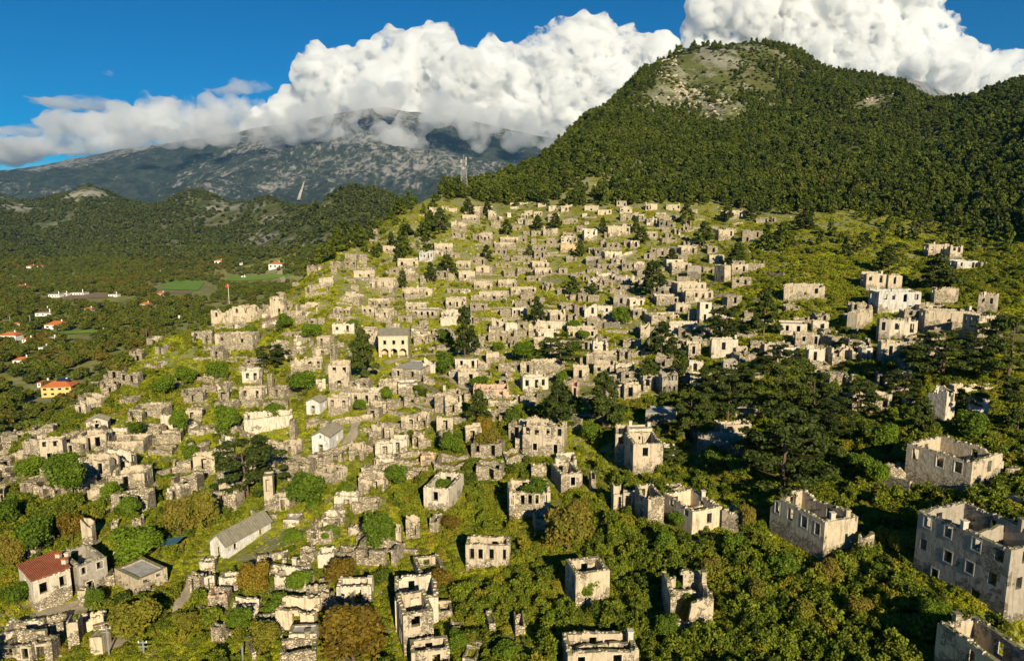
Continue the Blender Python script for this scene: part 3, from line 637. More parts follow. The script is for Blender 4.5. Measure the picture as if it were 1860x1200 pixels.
corner((1001,848),(1019,862),(1058,861),897,[1],[1],'',0,None,1,True,label='roofless cream stone house with one dark window and ragged white back wall')
corner((1135,789),(1149,806),(1205,806),867,[2,1],[1],'',0,None,0,label='tall stone house with one white framed window and dark shaded side wall')
corner((1107,761),(1117,788),(1132,789),845,[0],[1,0],'',0,None,0,label='narrow tower block at the left of the tall white framed window house')
corner((1129,760),(1131,779),(1185,773),815,[0],[1],'w',0,'flat',2,label='upper house with grassy flat roof and chimneys behind the tall white framed window house')
corner((711,668),(764,672),(796,655),694,[2],[1],'',0,'flat',0,name='village_house',label='broad pale flat topped house with two windows just below the arcaded school')
corner((208,1036),(254,1053),(303,1031),1086,[3],[2,1],'',0,'flat',0,name='village_house',label='flat grey roofed house with plaster panels beside the red roofed house')
corner((106,1013),(146,1029),(193,1013),1085,[0],[2,1],'g',0,None,1,True,label='roofless two window house with shaded side directly behind the red roofed house')
corner((571,855),(602,860),(631,847),886,[0],[3],'',0,None,0,label='roofless stone box with white inner wall below the gabled stone chapel')
corner((557,963),(603,964),(618,943),987,[2],[2],'s',0,None,0,label='small square ruin with two doorways right of the long slate roofed church')
corner((1750,573),(1774,574),(1811,577),619,[3],[1],'',0,None,0,label='tall corner house with shaded three window side near the right edge')
corner((1778,537),(1807,537),(1849,536),573,[2],[1],'',0,None,1,label='upper right house with dark balcony window and long sunlit stone wall')
corner((1273,482),(1315,482.5),(1328,483),514,[4,2],[0],'',0,None,1,label='broad two storey block with four upper windows beside a green slope',name='village_house')
corner((1547,569),(1555,569),(1586,569),605,[0],[2],'',0,None,0,label='square two window house with deep shaded left side on right slope')
corner((1688,716),(1715,708),(1738,712),770,[0],[1],'w',2,None,0,label='tall broken house with bright white left face beneath the dark right hand trees')
corner((1731,690),(1732,700),(1817,697),716,[0],[0],'c',1,None,0,label='long warm stone wall house at right with shrubs in front')
# smaller ruins and terrace walls between them, too many to tell apart
def free(x, y, r):
    for f in FOOTX:
        if (x-f[0])**2+(y-f[1])**2 < (r+f[2]*.85)**2: return False
    for root, f, b in HOUSES:
        if (x-b[0])**2+(y-b[1]-f['w']*.3)**2 < (r+f['w']*.5)**2: return False
    for root, g, h, C in BIG:
        if (x-g[0]-C[3][0]/2)**2+(y-g[1]-C[3][1]/2)**2 < (r+6)**2: return False
    return True
def in_village(px, py):
    q = [(950,520,370,150),(620,600,260,120),(420,720,300,110),(1050,640,300,110),(700,820,260,90),(560,1080,220,110),(1560,620,260,60),(1000,420,330,40),(250,850,280,80),(1250,560,120,120),(850,740,220,70)]
    return any(((px-a)/c)**2+((py-b)/d)**2 < 1 for a, b, c, d in q)
for a, b, r in ((440,1000,8),(470,975,7),(600,800,7),(578,742,5),(178,775,6),(715,645,8),(80,1085,7),(420,580,9),(480,572,8)):
    q = ground(a, b); FOOTX.append((q[0], q[1]+2, r))
R = random.Random(77); cnt = 0; tw_ = 0
for k in range(6500):
    y = 75*(420/75)**R.random(); x = y*R.uniform(-.8, .8); z = hz(x, y); px, py, t = proj((x, y, z))
    if z < -70 or not in_village(px, py): continue
    if cnt < 300 and R.random() < .5:
        w_ = R.uniform(2.5, 6.5)
        if not free(x, y, w_*.5): continue
        h = R.uniform(1.2, 3.6); d = R.uniform(2.5, 5); ya = R.uniform(-.3, .3); c, s_ = math.cos(ya), math.sin(ya)
        C = [(a*c-b*s_, a*s_+b*c) for a, b in ((-w_/2, 0), (w_/2, 0), (w_/2, d), (-w_/2, d))]
        build_house((x, y, z), C, h, [[int(w_/2.6) if h > 2.4 else 0], [0], [0], [0]], R.choice(['', '', '', 's', 'w']), 2, detail=False, stuff=True, rng=R, facts=dict(w=w_, px=px, py=py, h=h)); cnt += 1
    elif tw_ < 250:
        e = 2.; gx = hz(x+e, y)-hz(x-e, y); gy = hz(x, y+e)-hz(x, y-e); n_ = math.hypot(gx, gy)+1e-6; tx, ty = -gy/n_, gx/n_; L = R.uniform(3, 13)
        if tx < 0: tx, ty = -tx, -ty
        if not all(free(x+tx*L*f, y+ty*L*f, .3) for f in (0, .5, 1)): continue
        mb = MB(); hh = R.uniform(.6, 1.5); tl = [(s2, hz(x+tx*s2, y+ty*s2)-z+hh*R.uniform(.7, 1.05)) for s2 in np.arange(0, L+.9, .9)]; tl[-1] = (L, tl[-1][1])
        wall(mb, (0, 0), (tx*L, ty*L), (-ty, tx), -3, tl, [], .5); into_stuff(mb, 's', (x, y, z)); tw_ += 1
print('fillers', cnt, tw_)
mats_ = list(STUFF); V_ = []; F_ = []; MI = []
for i, k in enumerate(mats_):
    b0 = len(V_); V_ += STUFF[k].v; F_ += [tuple(q+b0 for q in f) for f in STUFF[k].f]; MI += [i]*len(STUFF[k].f)
me = bpy.data.meshes.new('small_ruins'); me.from_pydata(V_, [], F_); me.polygons.foreach_set('material_index', MI); me.update()
for k in mats_: me.materials.append(W[k])
tag(link('small_ruins', me), kind='stuff')
# ------------------------------------------------------------------ houses of their own kind
def arch(s0, s1, z0, z1, n_=8):
    r = (s1-s0)/2; c = (s0+s1)/2; out = []
    for k in range(n_):
        a, b = s0+(s1-s0)*k/n_, s0+(s1-s0)*(k+1)/n_; m_ = (a+b)/2-c
        out.append((a, b, z0, z1-r+math.sqrt(max(0, r*r-m_*m_))))
    return out
def slab(mb, quad, th):
    n_ = (Vector(quad[1])-Vector(quad[0])).cross(Vector(quad[3])-Vector(quad[0])).normalized()
    if n_.z < 0: n_ = -n_
    mb.hexa([tuple(Vector(q)) for q in quad], [tuple(Vector(q)+n_*th) for q in quad])
def gable_house(P1, P0, P2, yb, rise, mat, roofmat, gable_wins, side_wins, name, label, cat, over=.25, door=True, extra=None):
    g_, h, C, la, lb = plan_from(P1, P0, P2, yb); root = empty(name, tuple(g_)); rng = random.Random(int(P0[0]))
    cx = sum(c[0] for c in C)/4; cy = sum(c[1] for c in C)/4; th = .45
    for i in range(4):
        A, B = C[i], C[(i+1) % 4]; L = math.dist(A, B); d = ((B[0]-A[0])/L, (B[1]-A[1])/L); inn = (-d[1], d[0])
        if (cx-A[0])*inn[0]+(cy-A[1])*inn[1] < 0: inn = (-inn[0], -inn[1])
        mb = MB()
        if i % 2 == 0:      # gable walls: C0-C1 and C2-C3
            ops = []
            if i == 0 and door: ops.append((L*.5-.5, L*.5+.5, .05, 2.1))
            if i == 0 and gable_wins: ops.append((L*.5-.22, L*.5+.22, h-.3, h+.35))
            wall(mb, A, B, inn, -4, [(0, h), (L/2, h+rise), (L, h)], ops, th)
        else:
            ops = openings_for(L, h, [side_wins], rng); wall(mb, A, B, inn, -4, [(0, h-.02), (L, h-.02)], ops, th, th)
        w_ = mb.build('wall', W[mat], root)
        for o in ops:
            fm = MB(); surround(fm, A, B, inn, o); fm.build('window_frame', M_FRAME, w_)
    ax = (C[2][0]-C[1][0])/lb, (C[2][1]-C[1][1])/lb; ay = (C[0][0]-C[1][0])/la, (C[0][1]-C[1][1])/la
    P = lambda u, v, z: (C[1][0]+ax[0]*u+ay[0]*v, C[1][1]+ax[1]*u+ay[1]*v, z)
    sl = rise/(la/2)
    for s_ in (0, 1):
        mb = MB(); v0 = -over if s_ == 0 else la+over; z0 = h-over*sl+.03
        slab(mb, [P(-over, v0, z0), P(lb+over, v0, z0), P(lb+over, la/2, h+rise+.03), P(-over, la/2, h+rise+.03)], .14)
        rf = mb.build('roof', roofmat, root)
        rb = MB()
        for k in range(int(lb/.5)):    # rows of rounded cover tiles down the slope
            u = .2+k*.5
            rb.hexa([P(u, v0*.98+.02, z0+.16), P(u+.2, v0*.98+.02, z0+.16), P(u+.2, la/2, h+rise+.17), P(u, la/2, h+rise+.17)], [P(u+.05, v0*.98, z0+.26), P(u+.15, v0*.98, z0+.26), P(u+.15, la/2, h+rise+.27), P(u+.05, la/2, h+rise+.27)])
        tag(rb.build('tile_rows', roofmat, rf), kind='stuff')
    tag(root, label, cat)
    BIG.append((root, g_, h, C)); return root, g_, h, C, P, la, lb
gable_house((381,985),(411,991),(492,949),1016,1.5,'v',M_SLATE,1,2,'long_church','long white walled church with sagging grey tiled gable roof','church')
gable_house((566,793),(599,794),(623,778),825,1.0,'v',M_SLATE,1,1,'stone_chapel','gabled white stone chapel with dark doorway beside a dirt path','chapel')
gable_house((556,730),(581,731),(594,724),752,.8,'v',M_SLATE,0,1,'small_chapel','small bright white chapel with gable and dark door next to a roofless ruin','chapel')
gable_house((156,765),(197,764),(190,746),783,1.0,'w',M_SLATE,1,0,'hillside_chapel','low white gabled chapel with mossy roof above the curved ruin at left edge','chapel')

# the school with an arcade
g_ = ground(715, 650); t_ = proj(g_)[2]; w_ = 53*t_/F; h_ = z_at(g_[0], g_[1], 609)-g_[2]; d_ = 7.5; x0, x1 = -w_/2, w_/2
root = empty('arcaded_school', tuple(g_), math.radians(3)); tag(root, 'tall cream two storey school with three arches below and three square windows above', 'school')
arches = []; wins_ = []
for k in range(3):
    c = w_*(k+.5)/3*.92+w_*.06; arches += arch(c-w_*.115, c+w_*.115, -.5, h_*.42); wins_.append((c-.42, c+.42, h_*.60, h_*.60+1.25))
mb = MB(); wall(mb, (x0, 0), (x1, 0), (0, 1), -4, [(0, h_), (w_, h_)], arches+wins_, .6); wl_ = mb.build('wall', W['c'], root)
for o in wins_: fm = MB(); surround(fm, (x0, 0), (x1, 0), (0, 1), o, .1); fm.build('window_frame', M_CONC, wl_)
for k in (0, 1):
    mb = MB(); A, B, inn = (((x1, 0), (x1, d_), (-1, 0)), ((x0, 0), (x0, d_), (1, 0)))[k]; wall(mb, A, B, inn, -4, [(0, h_-.02), (d_/2, h_+1.3), (d_, h_-.02)], [], .5, .6); mb.build('wall', W['s'], root)
mb = MB(); wall(mb, (x0, d_), (x1, d_), (0, -1), -4, [(0, h_), (w_, h_)], [(1, 2, h_*.6, h_*.8), (w_-2, w_-1, h_*.6, h_*.8)], .6); mb.build('wall', W['s'], root)
mb = MB(); wall(mb, (x0, 2.6), (x1, 2.6), (0, 1), -4, [(0, h_*.5), (w_, h_*.5)], [(w_*.45, w_*.55, 0, 2.2)], .4, .61); mb.build('arcade_back_wall', W['c'], root)
mb = MB(); mb.box(x0+.61, x1-.61, .61, 2.59, h_*.5, h_*.5+.25); mb.build('floor_slab', M_CONC, root)
for s_ in (0, 1):
    mb = MB(); ya, yb_ = ((-.35, d_/2), (d_+.35, d_/2))[s_]; slab(mb, [(x0-.35, ya, h_+.0), (x1+.35, ya, h_+.0), (x1+.35, yb_, h_+1.55), (x0-.35, yb_, h_+1.55)], .2); mb.build('roof', M_SLATE, root)
mb = MB(); mb.box(x0-.2, x1+.2, -.16, -.003, h_-.42, h_-.2); mb.build('cornice', M_FRAME, root)
BIG.append((root, g_, h_, [(x0, 0), (x1, 0), (x1, d_), (x0, d_)]))

# the ruined church complex on the spur: a run of broken walls and a tower
pts_ = [(384,585,566), (423,585,560), (456,581,552), (478,576,553), (494,573,554)]
def spur(px, py):
    g = ground(px, py)
    if g is None or proj(g)[2] > 300: d = pdir(px, py)*258; g = np.array((d[0], d[1], hz(d[0], d[1])))
    return g
W_ = [(spur(a, b), c) for a, b, c in pts_]; g0 = W_[0][0]; root = empty('ruined_fortress_church', tuple(g0)); tag(root, 'long jagged ruin with empty window gaps and a square tower on the spur', 'ruined church')
rr = random.Random(5)
for (a, ca), (b, cb) in zip(W_, W_[1:]):
    L = math.dist(a[:2], b[:2]); h = (z_at(a[0], a[1], ca)-g0[2]+z_at(b[0], b[1], cb)-g0[2])/2
    A = (a[0]-g0[0], a[1]-g0[1]); B = (b[0]-g0[0], b[1]-g0[1]); d = ((B[0]-A[0])/L, (B[1]-A[1])/L); inn = (-d[1], d[0])
    k_ = max(1, int(L/3.2)); ops = [(L*(i+.5)/k_-.45, L*(i+.5)/k_+.45, h-2.6, h-.9) for i in range(k_)]
    mb = MB(); wall(mb, A, B, inn, -4, ragged(L, h, 2, rr), ops, .7); mb.build('wall', W['s'], root)
    A2 = (A[0]+inn[0]*6, A[1]+inn[1]*6); B2 = (B[0]+inn[0]*6, B[1]+inn[1]*6)
    mb = MB(); wall(mb, A2, B2, inn, -4, ragged(L, h*.95, 2, rr), [], .7); mb.build('wall', W['s'], root)
    mb = MB(); wall(mb, (A[0]+inn[0]*.72, A[1]+inn[1]*.72), (A2[0]-inn[0]*.02, A2[1]-inn[1]*.02), d, -4, ragged(5.2, h*.9, 2, rr), [], .7); mb.build('wall', W['s'], root)
tg = spur(504, 573); tw = 25*proj(tg)[2]/F; th_ = z_at(tg[0], tg[1], 539)-tg[2]; q = (tg[0]-g0[0], tg[1]-g0[1]); zt = tg[2]-g0[2]
C_ = [(q[0]-tw/2, q[1]), (q[0]+tw/2, q[1]), (q[0]+tw/2, q[1]+tw*.8), (q[0]-tw/2, q[1]+tw*.8)]
for i in range(4):
    A, B = C_[i], C_[(i+1) % 4]; L = math.dist(A, B); d = ((B[0]-A[0])/L, (B[1]-A[1])/L); inn = (-d[1], d[0]); H_ = zt+th_; mb = MB()
    wall(mb, A, B, inn, zt-4, ragged(L, H_, 1 if i else 0, rr), [(L*.3, L*.3+.5, H_-1.5, H_-.8), (L*.65, L*.65+.5, H_-1.5, H_-.8), (L*.55, L*.55+.9, zt+.1, zt+2.6)] if i < 2 else [], .6, .6 if i % 2 else 0); mb.build('tower_wall', W['s'], root)
BIG.append((root, g0, 5, [(0, 0), (10, 0), (20, 6), (0, 6)]))

# red roofed house, lived in
r_, g_, h_, C_ = corner((33,1037),(65,1056),(127,1034),1112,[1],[2],'w',0,name='red_roofed_house',label='tidy house with plain dark red lean-to roof and two white framed windows')
mb = MB(); c0 = (sum(c[0] for c in C_)/4, sum(c[1] for c in C_)/4)
q = [((c[0]-c0[0])*1.06+c0[0], (c[1]-c0[1])*1.06+c0[1]) for c in C_]
zz = [h_+.55, h_+.06, h_+.06, h_+.55]
slab(mb, [(q[0][0], q[0][1], h_+.3), (q[1][0], q[1][1], h_+.06), (q[2][0], q[2][1], h_+.25), (q[3][0], q[3][1], h_+.6)], .12); rf = mb.build('roof', M_RED, r_)
mb = MB(); n_ = 22
for k in range(n_):
    f = (k+.5)/n_; a = [q[0][i]+(q[3][i]-q[0][i])*f for i in (0, 1)]; b = [q[1][i]+(q[2][i]-q[1][i])*f for i in (0, 1)]
    mb.bar((a[0], a[1], h_+.3+.3*f+.14), (b[0], b[1], h_+.06+.19*f+.14), .05)
tag(mb.build('roof_rib', M_RED, rf), kind='stuff')
for f in (.35, .8):
    x_ = q[3][0]+(q[2][0]-q[3][0])*f; y_ = q[3][1]+(q[2][1]-q[3][1])*f; x_ += (c0[0]-x_)*.12; y_ += (c0[1]-y_)*.12
    mb = MB(); mb.box(x_-.3, x_+.3, y_-.3, y_+.3, h_-.2, h_+1.1); ch_ = mb.build('chimney', M_FRAME, r_); mb = MB(); mb.box(x_-.37, x_+.37, y_-.37, y_+.37, h_+1.1, h_+1.25); mb.build('chimney_cap', M_TILE, ch_)
# curved masonry: the tank beside the grey house, the apse with slit windows, the vault at the right
def curved(name, px, py, rpx, hpx, a0, a1, label, cat, mat='s', slits=False):
    g_ = ground(px, py); t = proj(g_)[2]; r = rpx*t/F; h = hpx*t/F; root = empty(name, tuple(g_)); n_ = 12; rr = random.Random(int(px)); mb = MB()
    hs_ = [h*(1-.5*abs(k/n_-.5)*rr.uniform(.2, 1)) for k in range(n_+1)]
    P = lambda k, q, z: (math.cos(a0+(a1-a0)*k/n_)*(r-q), math.sin(a0+(a1-a0)*k/n_)*(r-q), z)
    for k in range(n_):
        if slits and k in (3, 5):
            for z0, z1 in ((-3, h*.45), (h*.72, None)):
                t0, t1 = (z1, z1) if z1 else (hs_[k], hs_[k+1]); mb.hexa([P(k, 0, z0), P(k+1, 0, z0), P(k+1, .45, z0), P(k, .45, z0)], [P(k, 0, t0), P(k+1, 0, t1), P(k+1, .45, t1), P(k, .45, t0)])
        else: mb.hexa([P(k, 0, -3), P(k+1, 0, -3), P(k+1, .45, -3), P(k, .45, -3)], [P(k, 0, hs_[k]), P(k+1, 0, hs_[k+1]), P(k+1, .45, hs_[k+1]), P(k, .45, hs_[k])])
    mb.build('curved_wall', W[mat], root); tag(root, label, cat); return root
curved('round_tank', 1834, 872, 13, 28, -2.9, .9, 'half round stone tank beside the big grey shaded house', 'tank')
curved('ruined_apse', 1566, 1010, 17, 50, -2.6, .3, 'curved stone wall with two slit openings right of the rust stained house', 'ruined wall', slits=True)
curved('curved_ruin', 96, 812, 34, 26, -3.3, -.6, 'sweeping curved ruin wall on the far left of the village', 'ruined wall', '')
g_ = ground(1768, 668); t_ = proj(g_)[2]; root = empty('stone_vault', tuple(g_)); r_o = 10*t_/F; mb = MB()
for k in range(10):
    a, b = math.pi*k/10, math.pi*(k+1)/10; P = lambda an, r, y: (math.cos(an)*r, y, math.sin(an)*r*1.5)
    mb.hexa([P(a, r_o-.35, 0), P(b, r_o-.35, 0), P(b, r_o-.35, 2.5), P(a, r_o-.35, 2.5)], [P(a, r_o, 0), P(b, r_o, 0), P(b, r_o, 2.5), P(a, r_o, 2.5)])
mb.build('vault_shell', W['s'], root); tag(root, 'small stone barrel arch standing in dark shade under the right hand trees', 'arch')
# blue covered shelter
g_ = ground(303, 1010); root = empty('shelter', tuple(g_)); mb = MB(); slab(mb, [(-1.6, 0, 1.6), (1.4, .4, 1.9), (1.8, 2.2, 2.2), (-1.0, 2.0, 2.0)], .05)
mb.build('tarpaulin', simple_mat('blue_tarpaulin', (.04, .11, .15), .7), root)
for x_, y_ in ((-1.4, .15), (1.2, .5), (1.6, 2), (-.8, 1.9)): mb = MB(); mb.bar((x_, y_, -.5), (x_, y_, 1.62), .06); mb.build('post', M_WOOD, root)
tag(root, 'low shelter under a blue tarpaulin among trees above the flat roofed house', 'shelter')

# ------------------------------------------------------------------ houses in the valley
VWHITE = simple_mat('valley_render_white', (.78, .76, .72), .9, .12, 1); VYEL = simple_mat('valley_render_yellow', (.66, .45, .16), .9, .15, 1); VDK = simple_mat('valley_dark', (.06, .06, .07), .5)
VH = []
def valley_house(px, py, wpx, hpx, label, roof='hip', col=None, depth=.7, yaw=0, wins=3, rcol=None, name='village_house', floors=1):
    g_ = ground(px, py)
    if g_ is None: return
    t = proj(g_)[2]; w_ = wpx*t/F; VH.append((g_[0], g_[1]-w_*.5, w_*.55+2)); h = max(2.4, hpx*t/F); d = w_*depth; root = empty(name, tuple(g_), yaw); lift = 2.2
    mb = MB(); mb.box(-w_/2, w_/2, 0, d, -2, h); wl_ = mb.build('wall', col or VWHITE, root)
    for fl in range(floors):
        for k in range(wins):
            x_ = -w_/2+w_*(k+.5)/wins; z_ = h*(fl+.35)/floors; mb = MB(); ww = w_/wins*.22; mb.box(x_-ww, x_+ww, -.05, .1, z_, z_+h/floors*.42); mb.build('window', M_DARK, root)
    mb = MB(); o = .5
    if roof == 'hip':
        rr_ = min(w_, d)*.26; a = [(-w_/2-o, -o, h), (w_/2+o, -o, h), (w_/2+o, d+o, h), (-w_/2-o, d+o, h)]; i_ = min(w_, d)/2
        b = [(-w_/2+i_, d/2-.1, h+rr_), (w_/2-i_, d/2-.1, h+rr_), (w_/2-i_, d/2+.1, h+rr_), (-w_/2+i_, d/2+.1, h+rr_)]; mb.hexa(a, b); mb.build('roof', rcol or M_TILE, root)
    elif roof == 'flat': mb.box(-w_/2-.2, w_/2+.2, -.2, d+.2, h+.003, h+.3); mb.build('roof', M_CONC, root)
    else: slab(mb, [(-w_/2-o, -o, h+.02), (w_/2+o, -o, h+.02), (w_/2+o, d+o, h+d*.22), (-w_/2-o, d+o, h+d*.22)], .2); mb.build('roof', rcol or M_TILE, root)
    mb = MB(); mb.box(w_*.2, w_*.2+.7, d*.5, d*.5+.7, h, h+min(w_, d)*.26+1); mb.build('chimney', VWHITE, root)
    tag(root, label, 'house'); return root
y_ = valley_house(103, 720, 50, 18, 'yellow two storey house with orange hipped roof in the trees at left', col=VYEL, wins=4, floors=2, yaw=.15)
mb = MB(); slab(mb, [(-1, 3.2, 8.2), (5, 3.2, 8.2), (5, 5.5, 9.2), (-1, 5.5, 9.2)], .1)
o = mb.build('solar_panel', simple_mat('solar_panel_blue', (.02, .035, .09), .2), None, (0, 0, 0)); o.parent = y_
if y_: o.location = (0, 0, hz(y_.location.x, y_.location.y)*0-1.0)
valley_house(78, 703, 20, 8, 'dark red roofed outbuilding behind the yellow two storey house', rcol=M_RED)
valley_house(38, 661, 26, 6, 'bright orange roofed cottage with two chimneys deep in valley trees', yaw=.2)
valley_house(78, 640, 15, 9, 'small plain white house directly above the bright orange cottage', roof='flat', wins=2)
valley_house(14, 620, 30, 11, 'white house with orange tiled roof touching the left picture edge')
valley_house(32, 608, 18, 8, 'white chimneyed house behind the edge touching orange tiled house', rcol=M_RED)
valley_house(50, 622, 17, 6, 'rust roofed cottage right of the edge touching orange tiled house', yaw=.3)
valley_house(30, 595, 14, 7, 'small pale house with rusty roof standing highest of the left cluster', wins=2)
valley_house(98, 598, 34, 8, 'wide white villa with patchy orange roof in middle of the valley wood')
valley_house(94, 620, 12, 7, 'tiny beige block hut below the wide white villa', roof='flat', wins=1)
valley_house(182, 607, 14, 4, 'single red tiled roof beside the narrow bright green clearing', wins=2)
valley_house(78, 574, 28, 5, 'pale flat terrace house with square turret among brown trees', roof='flat')
valley_house(82, 567, 10, 7, 'white square turret room standing behind the pale flat terrace house', roof='flat', wins=2)
valley_house(160, 567, 14, 6, 'grey weathered hut under brown trees right of the white turret', col=M_CONC, wins=2)
valley_house(262, 557, 18, 4, 'long orange roof alone in the trees below the green field', wins=3)
valley_house(33, 527, 30, 4, 'long low red roofed house at left valley edge under the pine belt', rcol=M_RED, wins=4)
valley_house(55, 487, 14, 3.5, 'left one of two small red roofed houses in the far pine belt', rcol=M_RED)
valley_house(74, 487, 13, 3.5, 'right one of two small red roofed houses in the far pine belt', rcol=M_RED)
valley_house(98, 540, 20, 5, 'white open fronted shed at left end of the bare brown yard', roof='flat', wins=4)
valley_house(115, 538, 14, 5, 'middle white shed beside the bare brown yard', roof='flat', wins=3)
valley_house(140, 536, 24, 4, 'long white shed at right end of the bare brown yard', roof='flat', wins=5)
valley_house(205, 539, 16, 4, 'white painted farm building right of the brown yard', roof='flat', wins=3)
valley_house(218, 529, 6, 3, 'tiny white hut above the brown yard', roof='flat', wins=1)
valley_house(291, 538, 14, 5, 'pale stone barn near the lower edge of bright green field', col=M_CONC, wins=2)
valley_house(333, 578, 18, 5, 'dark roofed white house nearest the ruined spur church', roof='flat', rcol=VDK, wins=2)
valley_house(397, 479, 15, 5, 'pink roofed white farmhouse beyond the bright green field', wins=2)
valley_house(438, 481, 5, 3, 'tiny white cube house right of the pink roofed farmhouse', roof='flat', wins=1)
valley_house(500, 488, 24, 8, 'white house with orange roof beside the pale road under the dark hill', wins=3)
valley_house(442, 504, 7, 3, 'small beige hut at right end of the upper green field', roof='flat', wins=1)
valley_house(269, 488, 6, 3, 'tiny yellowish hut at the far edge of the valley', roof='flat', wins=1)
valley_house(292, 494, 11, 3, 'low white farmhouse between the two green fields', roof='flat', wins=2)
# ------------------------------------------------------------------ fields, paths, tracks laid on the ground
def drape(name, pxs, mat, lift=.25, step=None):
    """a sheet over the ground inside the polygon given in picture corners (converted to ground points first)"""
    G_ = [ground(a, b) for a, b in pxs]; G_ = [g for g in G_ if g is not None]; xs = [g[0] for g in G_]; ys = [g[1] for g in G_]
    n_ = 28; V = []; Fc = []
    for i in range(n_+1):
        for j in range(n_+1): pass
    # bilinear patch between four corners
    a, b, c, d = G_[:4]
    for i in range(n_+1):
        for j in range(n_+1):
            u, v = i/n_, j/n_; wob = .05*math.sin(v*9)*(1-abs(2*u-1)); x = (a[0]*(1-u)+b[0]*u)*(1-v)+(d[0]*(1-u)+c[0]*u)*v; y = (a[1]*(1-u)+b[1]*u)*(1-v)+(d[1]*(1-u)+c[1]*u)*v
            V.append((x, y, hz(x, y)+lift))
    for i in range(n_):
        for j in range(n_): k = i*(n_+1)+j; Fc.append((k, k+n_+1, k+n_+2, k+1))
    me = bpy.data.meshes.new(name); me.from_pydata(V, [], Fc); me.update(); return tag(link(name, me, mat=mat), kind='structure')
PATHP = []
def ribbon(name, pxs, width, mat, lift=.12, H_=None):
    G_ = [ground(a, b) for a, b in pxs]; G_ = [g for g in G_ if g is not None]; P_ = []
    for a, b in zip(G_, G_[1:]):
        m_ = max(2, int(math.dist(a, b)/1.2))
        for k in range(m_): P_.append(a*(1-k/m_)+b*(k/m_))
    P_.append(G_[-1]); V = []; Fc = []; PATHP.extend((p[0], p[1], width*.5+.35) for p in P_)
    for i, p in enumerate(P_):
        q = P_[min(i+1, len(P_)-1)]-P_[max(i-1, 0)]; n_ = np.array([-q[1], q[0]]); n_ /= np.linalg.norm(n_)+1e-6; w_ = width*(1+.25*math.sin(i*.9))
        for s_ in (-.5, -.17, .17, .5): x, y = p[0]+n_[0]*w_*s_, p[1]+n_[1]*w_*s_; V.append((x, y, hz(x, y)+lift))
    for i in range(len(P_)-1):
        for j in range(3): k = i*4+j; Fc.append((k, k+1, k+5, k+4))
    me = bpy.data.meshes.new(name); me.from_pydata(V, [], Fc); me.update(); return tag(link(name, me, mat=mat), kind='structure')
M_FIELD = simple_mat('spring_crop', (.16, .27, .02), .95, .3, .05); M_SOIL = simple_mat('bare_soil', (.26, .17, .10), .95, .3, .08); M_PATH = simple_mat('trodden_path', (.42, .35, .24), .95, .35, .7)
drape('field', [(292,526),(360,528),(372,512),(306,508)], M_FIELD, .6); drape('field', [(405,511),(500,506),(540,496),(420,501)], M_FIELD, .6); drape('field', [(110,608),(176,605),(180,600),(112,601)], M_FIELD, .6)
drape('yard', [(110,545),(205,540),(215,532),(118,537)], M_SOIL, .5); drape('yard', [(290,532),(345,534),(350,530),(295,529)], M_SOIL, .5); drape('yard', [(362,582),(384,580),(388,572),(362,574)], M_SOIL, .4)
ribbon('road', [(519,520),(514,508),(508,496),(512,486)], 9, M_PATH, .5)
ribbon('path', [(571,838),(600,830),(625,815),(640,790),(648,765)], 2.2, M_PATH)
ribbon('path', [(802,682),(818,690),(835,700),(852,706)], 2.2, M_PATH)
ribbon('path', [(475,572),(492,580),(505,594),(480,590)], 3.5, M_SOIL)
ribbon('path', [(70,1125),(110,1112),(150,1098),(176,1100)], 3.4, M_PATH); ribbon('path', [(305,1125),(330,1100),(345,1070),(352,1050)], 2.0, M_PATH)
ribbon('path', [(190,1175),(225,1160),(262,1142)], 2.4, M_PATH); ribbon('path', [(1120,472),(1138,466),(1155,455)], 2.5, M_PATH); ribbon('path', [(1775,452),(1800,448),(1815,446)], 2, M_PATH)
ribbon('path', [(225,905),(262,892),(300,872)], 1.8, M_PATH); ribbon('path', [(195,930),(228,912),(262,898)], 1.6, M_PATH)


ribbon('path', [(560,1010),(600,1000),(640,1008),(690,1010)], 1.5, M_PATH); ribbon('path', [(640,765),(690,745),(760,735),(830,720),(860,705)], 1.8, M_PATH)
ribbon('path', [(700,660),(760,645),(830,640),(900,628)], 2.4, M_PATH); ribbon('path', [(780,560),(840,565),(900,560),(980,555),(1060,560)], 1.6, M_PATH); ribbon('path', [(880,500),(960,495),(1040,500),(1120,480)], 1.6, M_PATH)
ribbon('path', [(1000,730),(1080,720),(1170,715),(1250,722)], 1.8, M_PATH); ribbon('path', [(300,860),(380,850),(450,840),(520,838),(571,838)], 1.8, M_PATH)
PA = np.array(PATHP)
def off_path(x, y):
    ok = np.ones(len(x), bool)
    for i in range(0, len(x), 20000): ok[i:i+20000] = (((x[i:i+20000, None]-PA[:, 0])**2+(y[i:i+20000, None]-PA[:, 1])**2) > PA[:, 2]**2).all(1)
    return ok
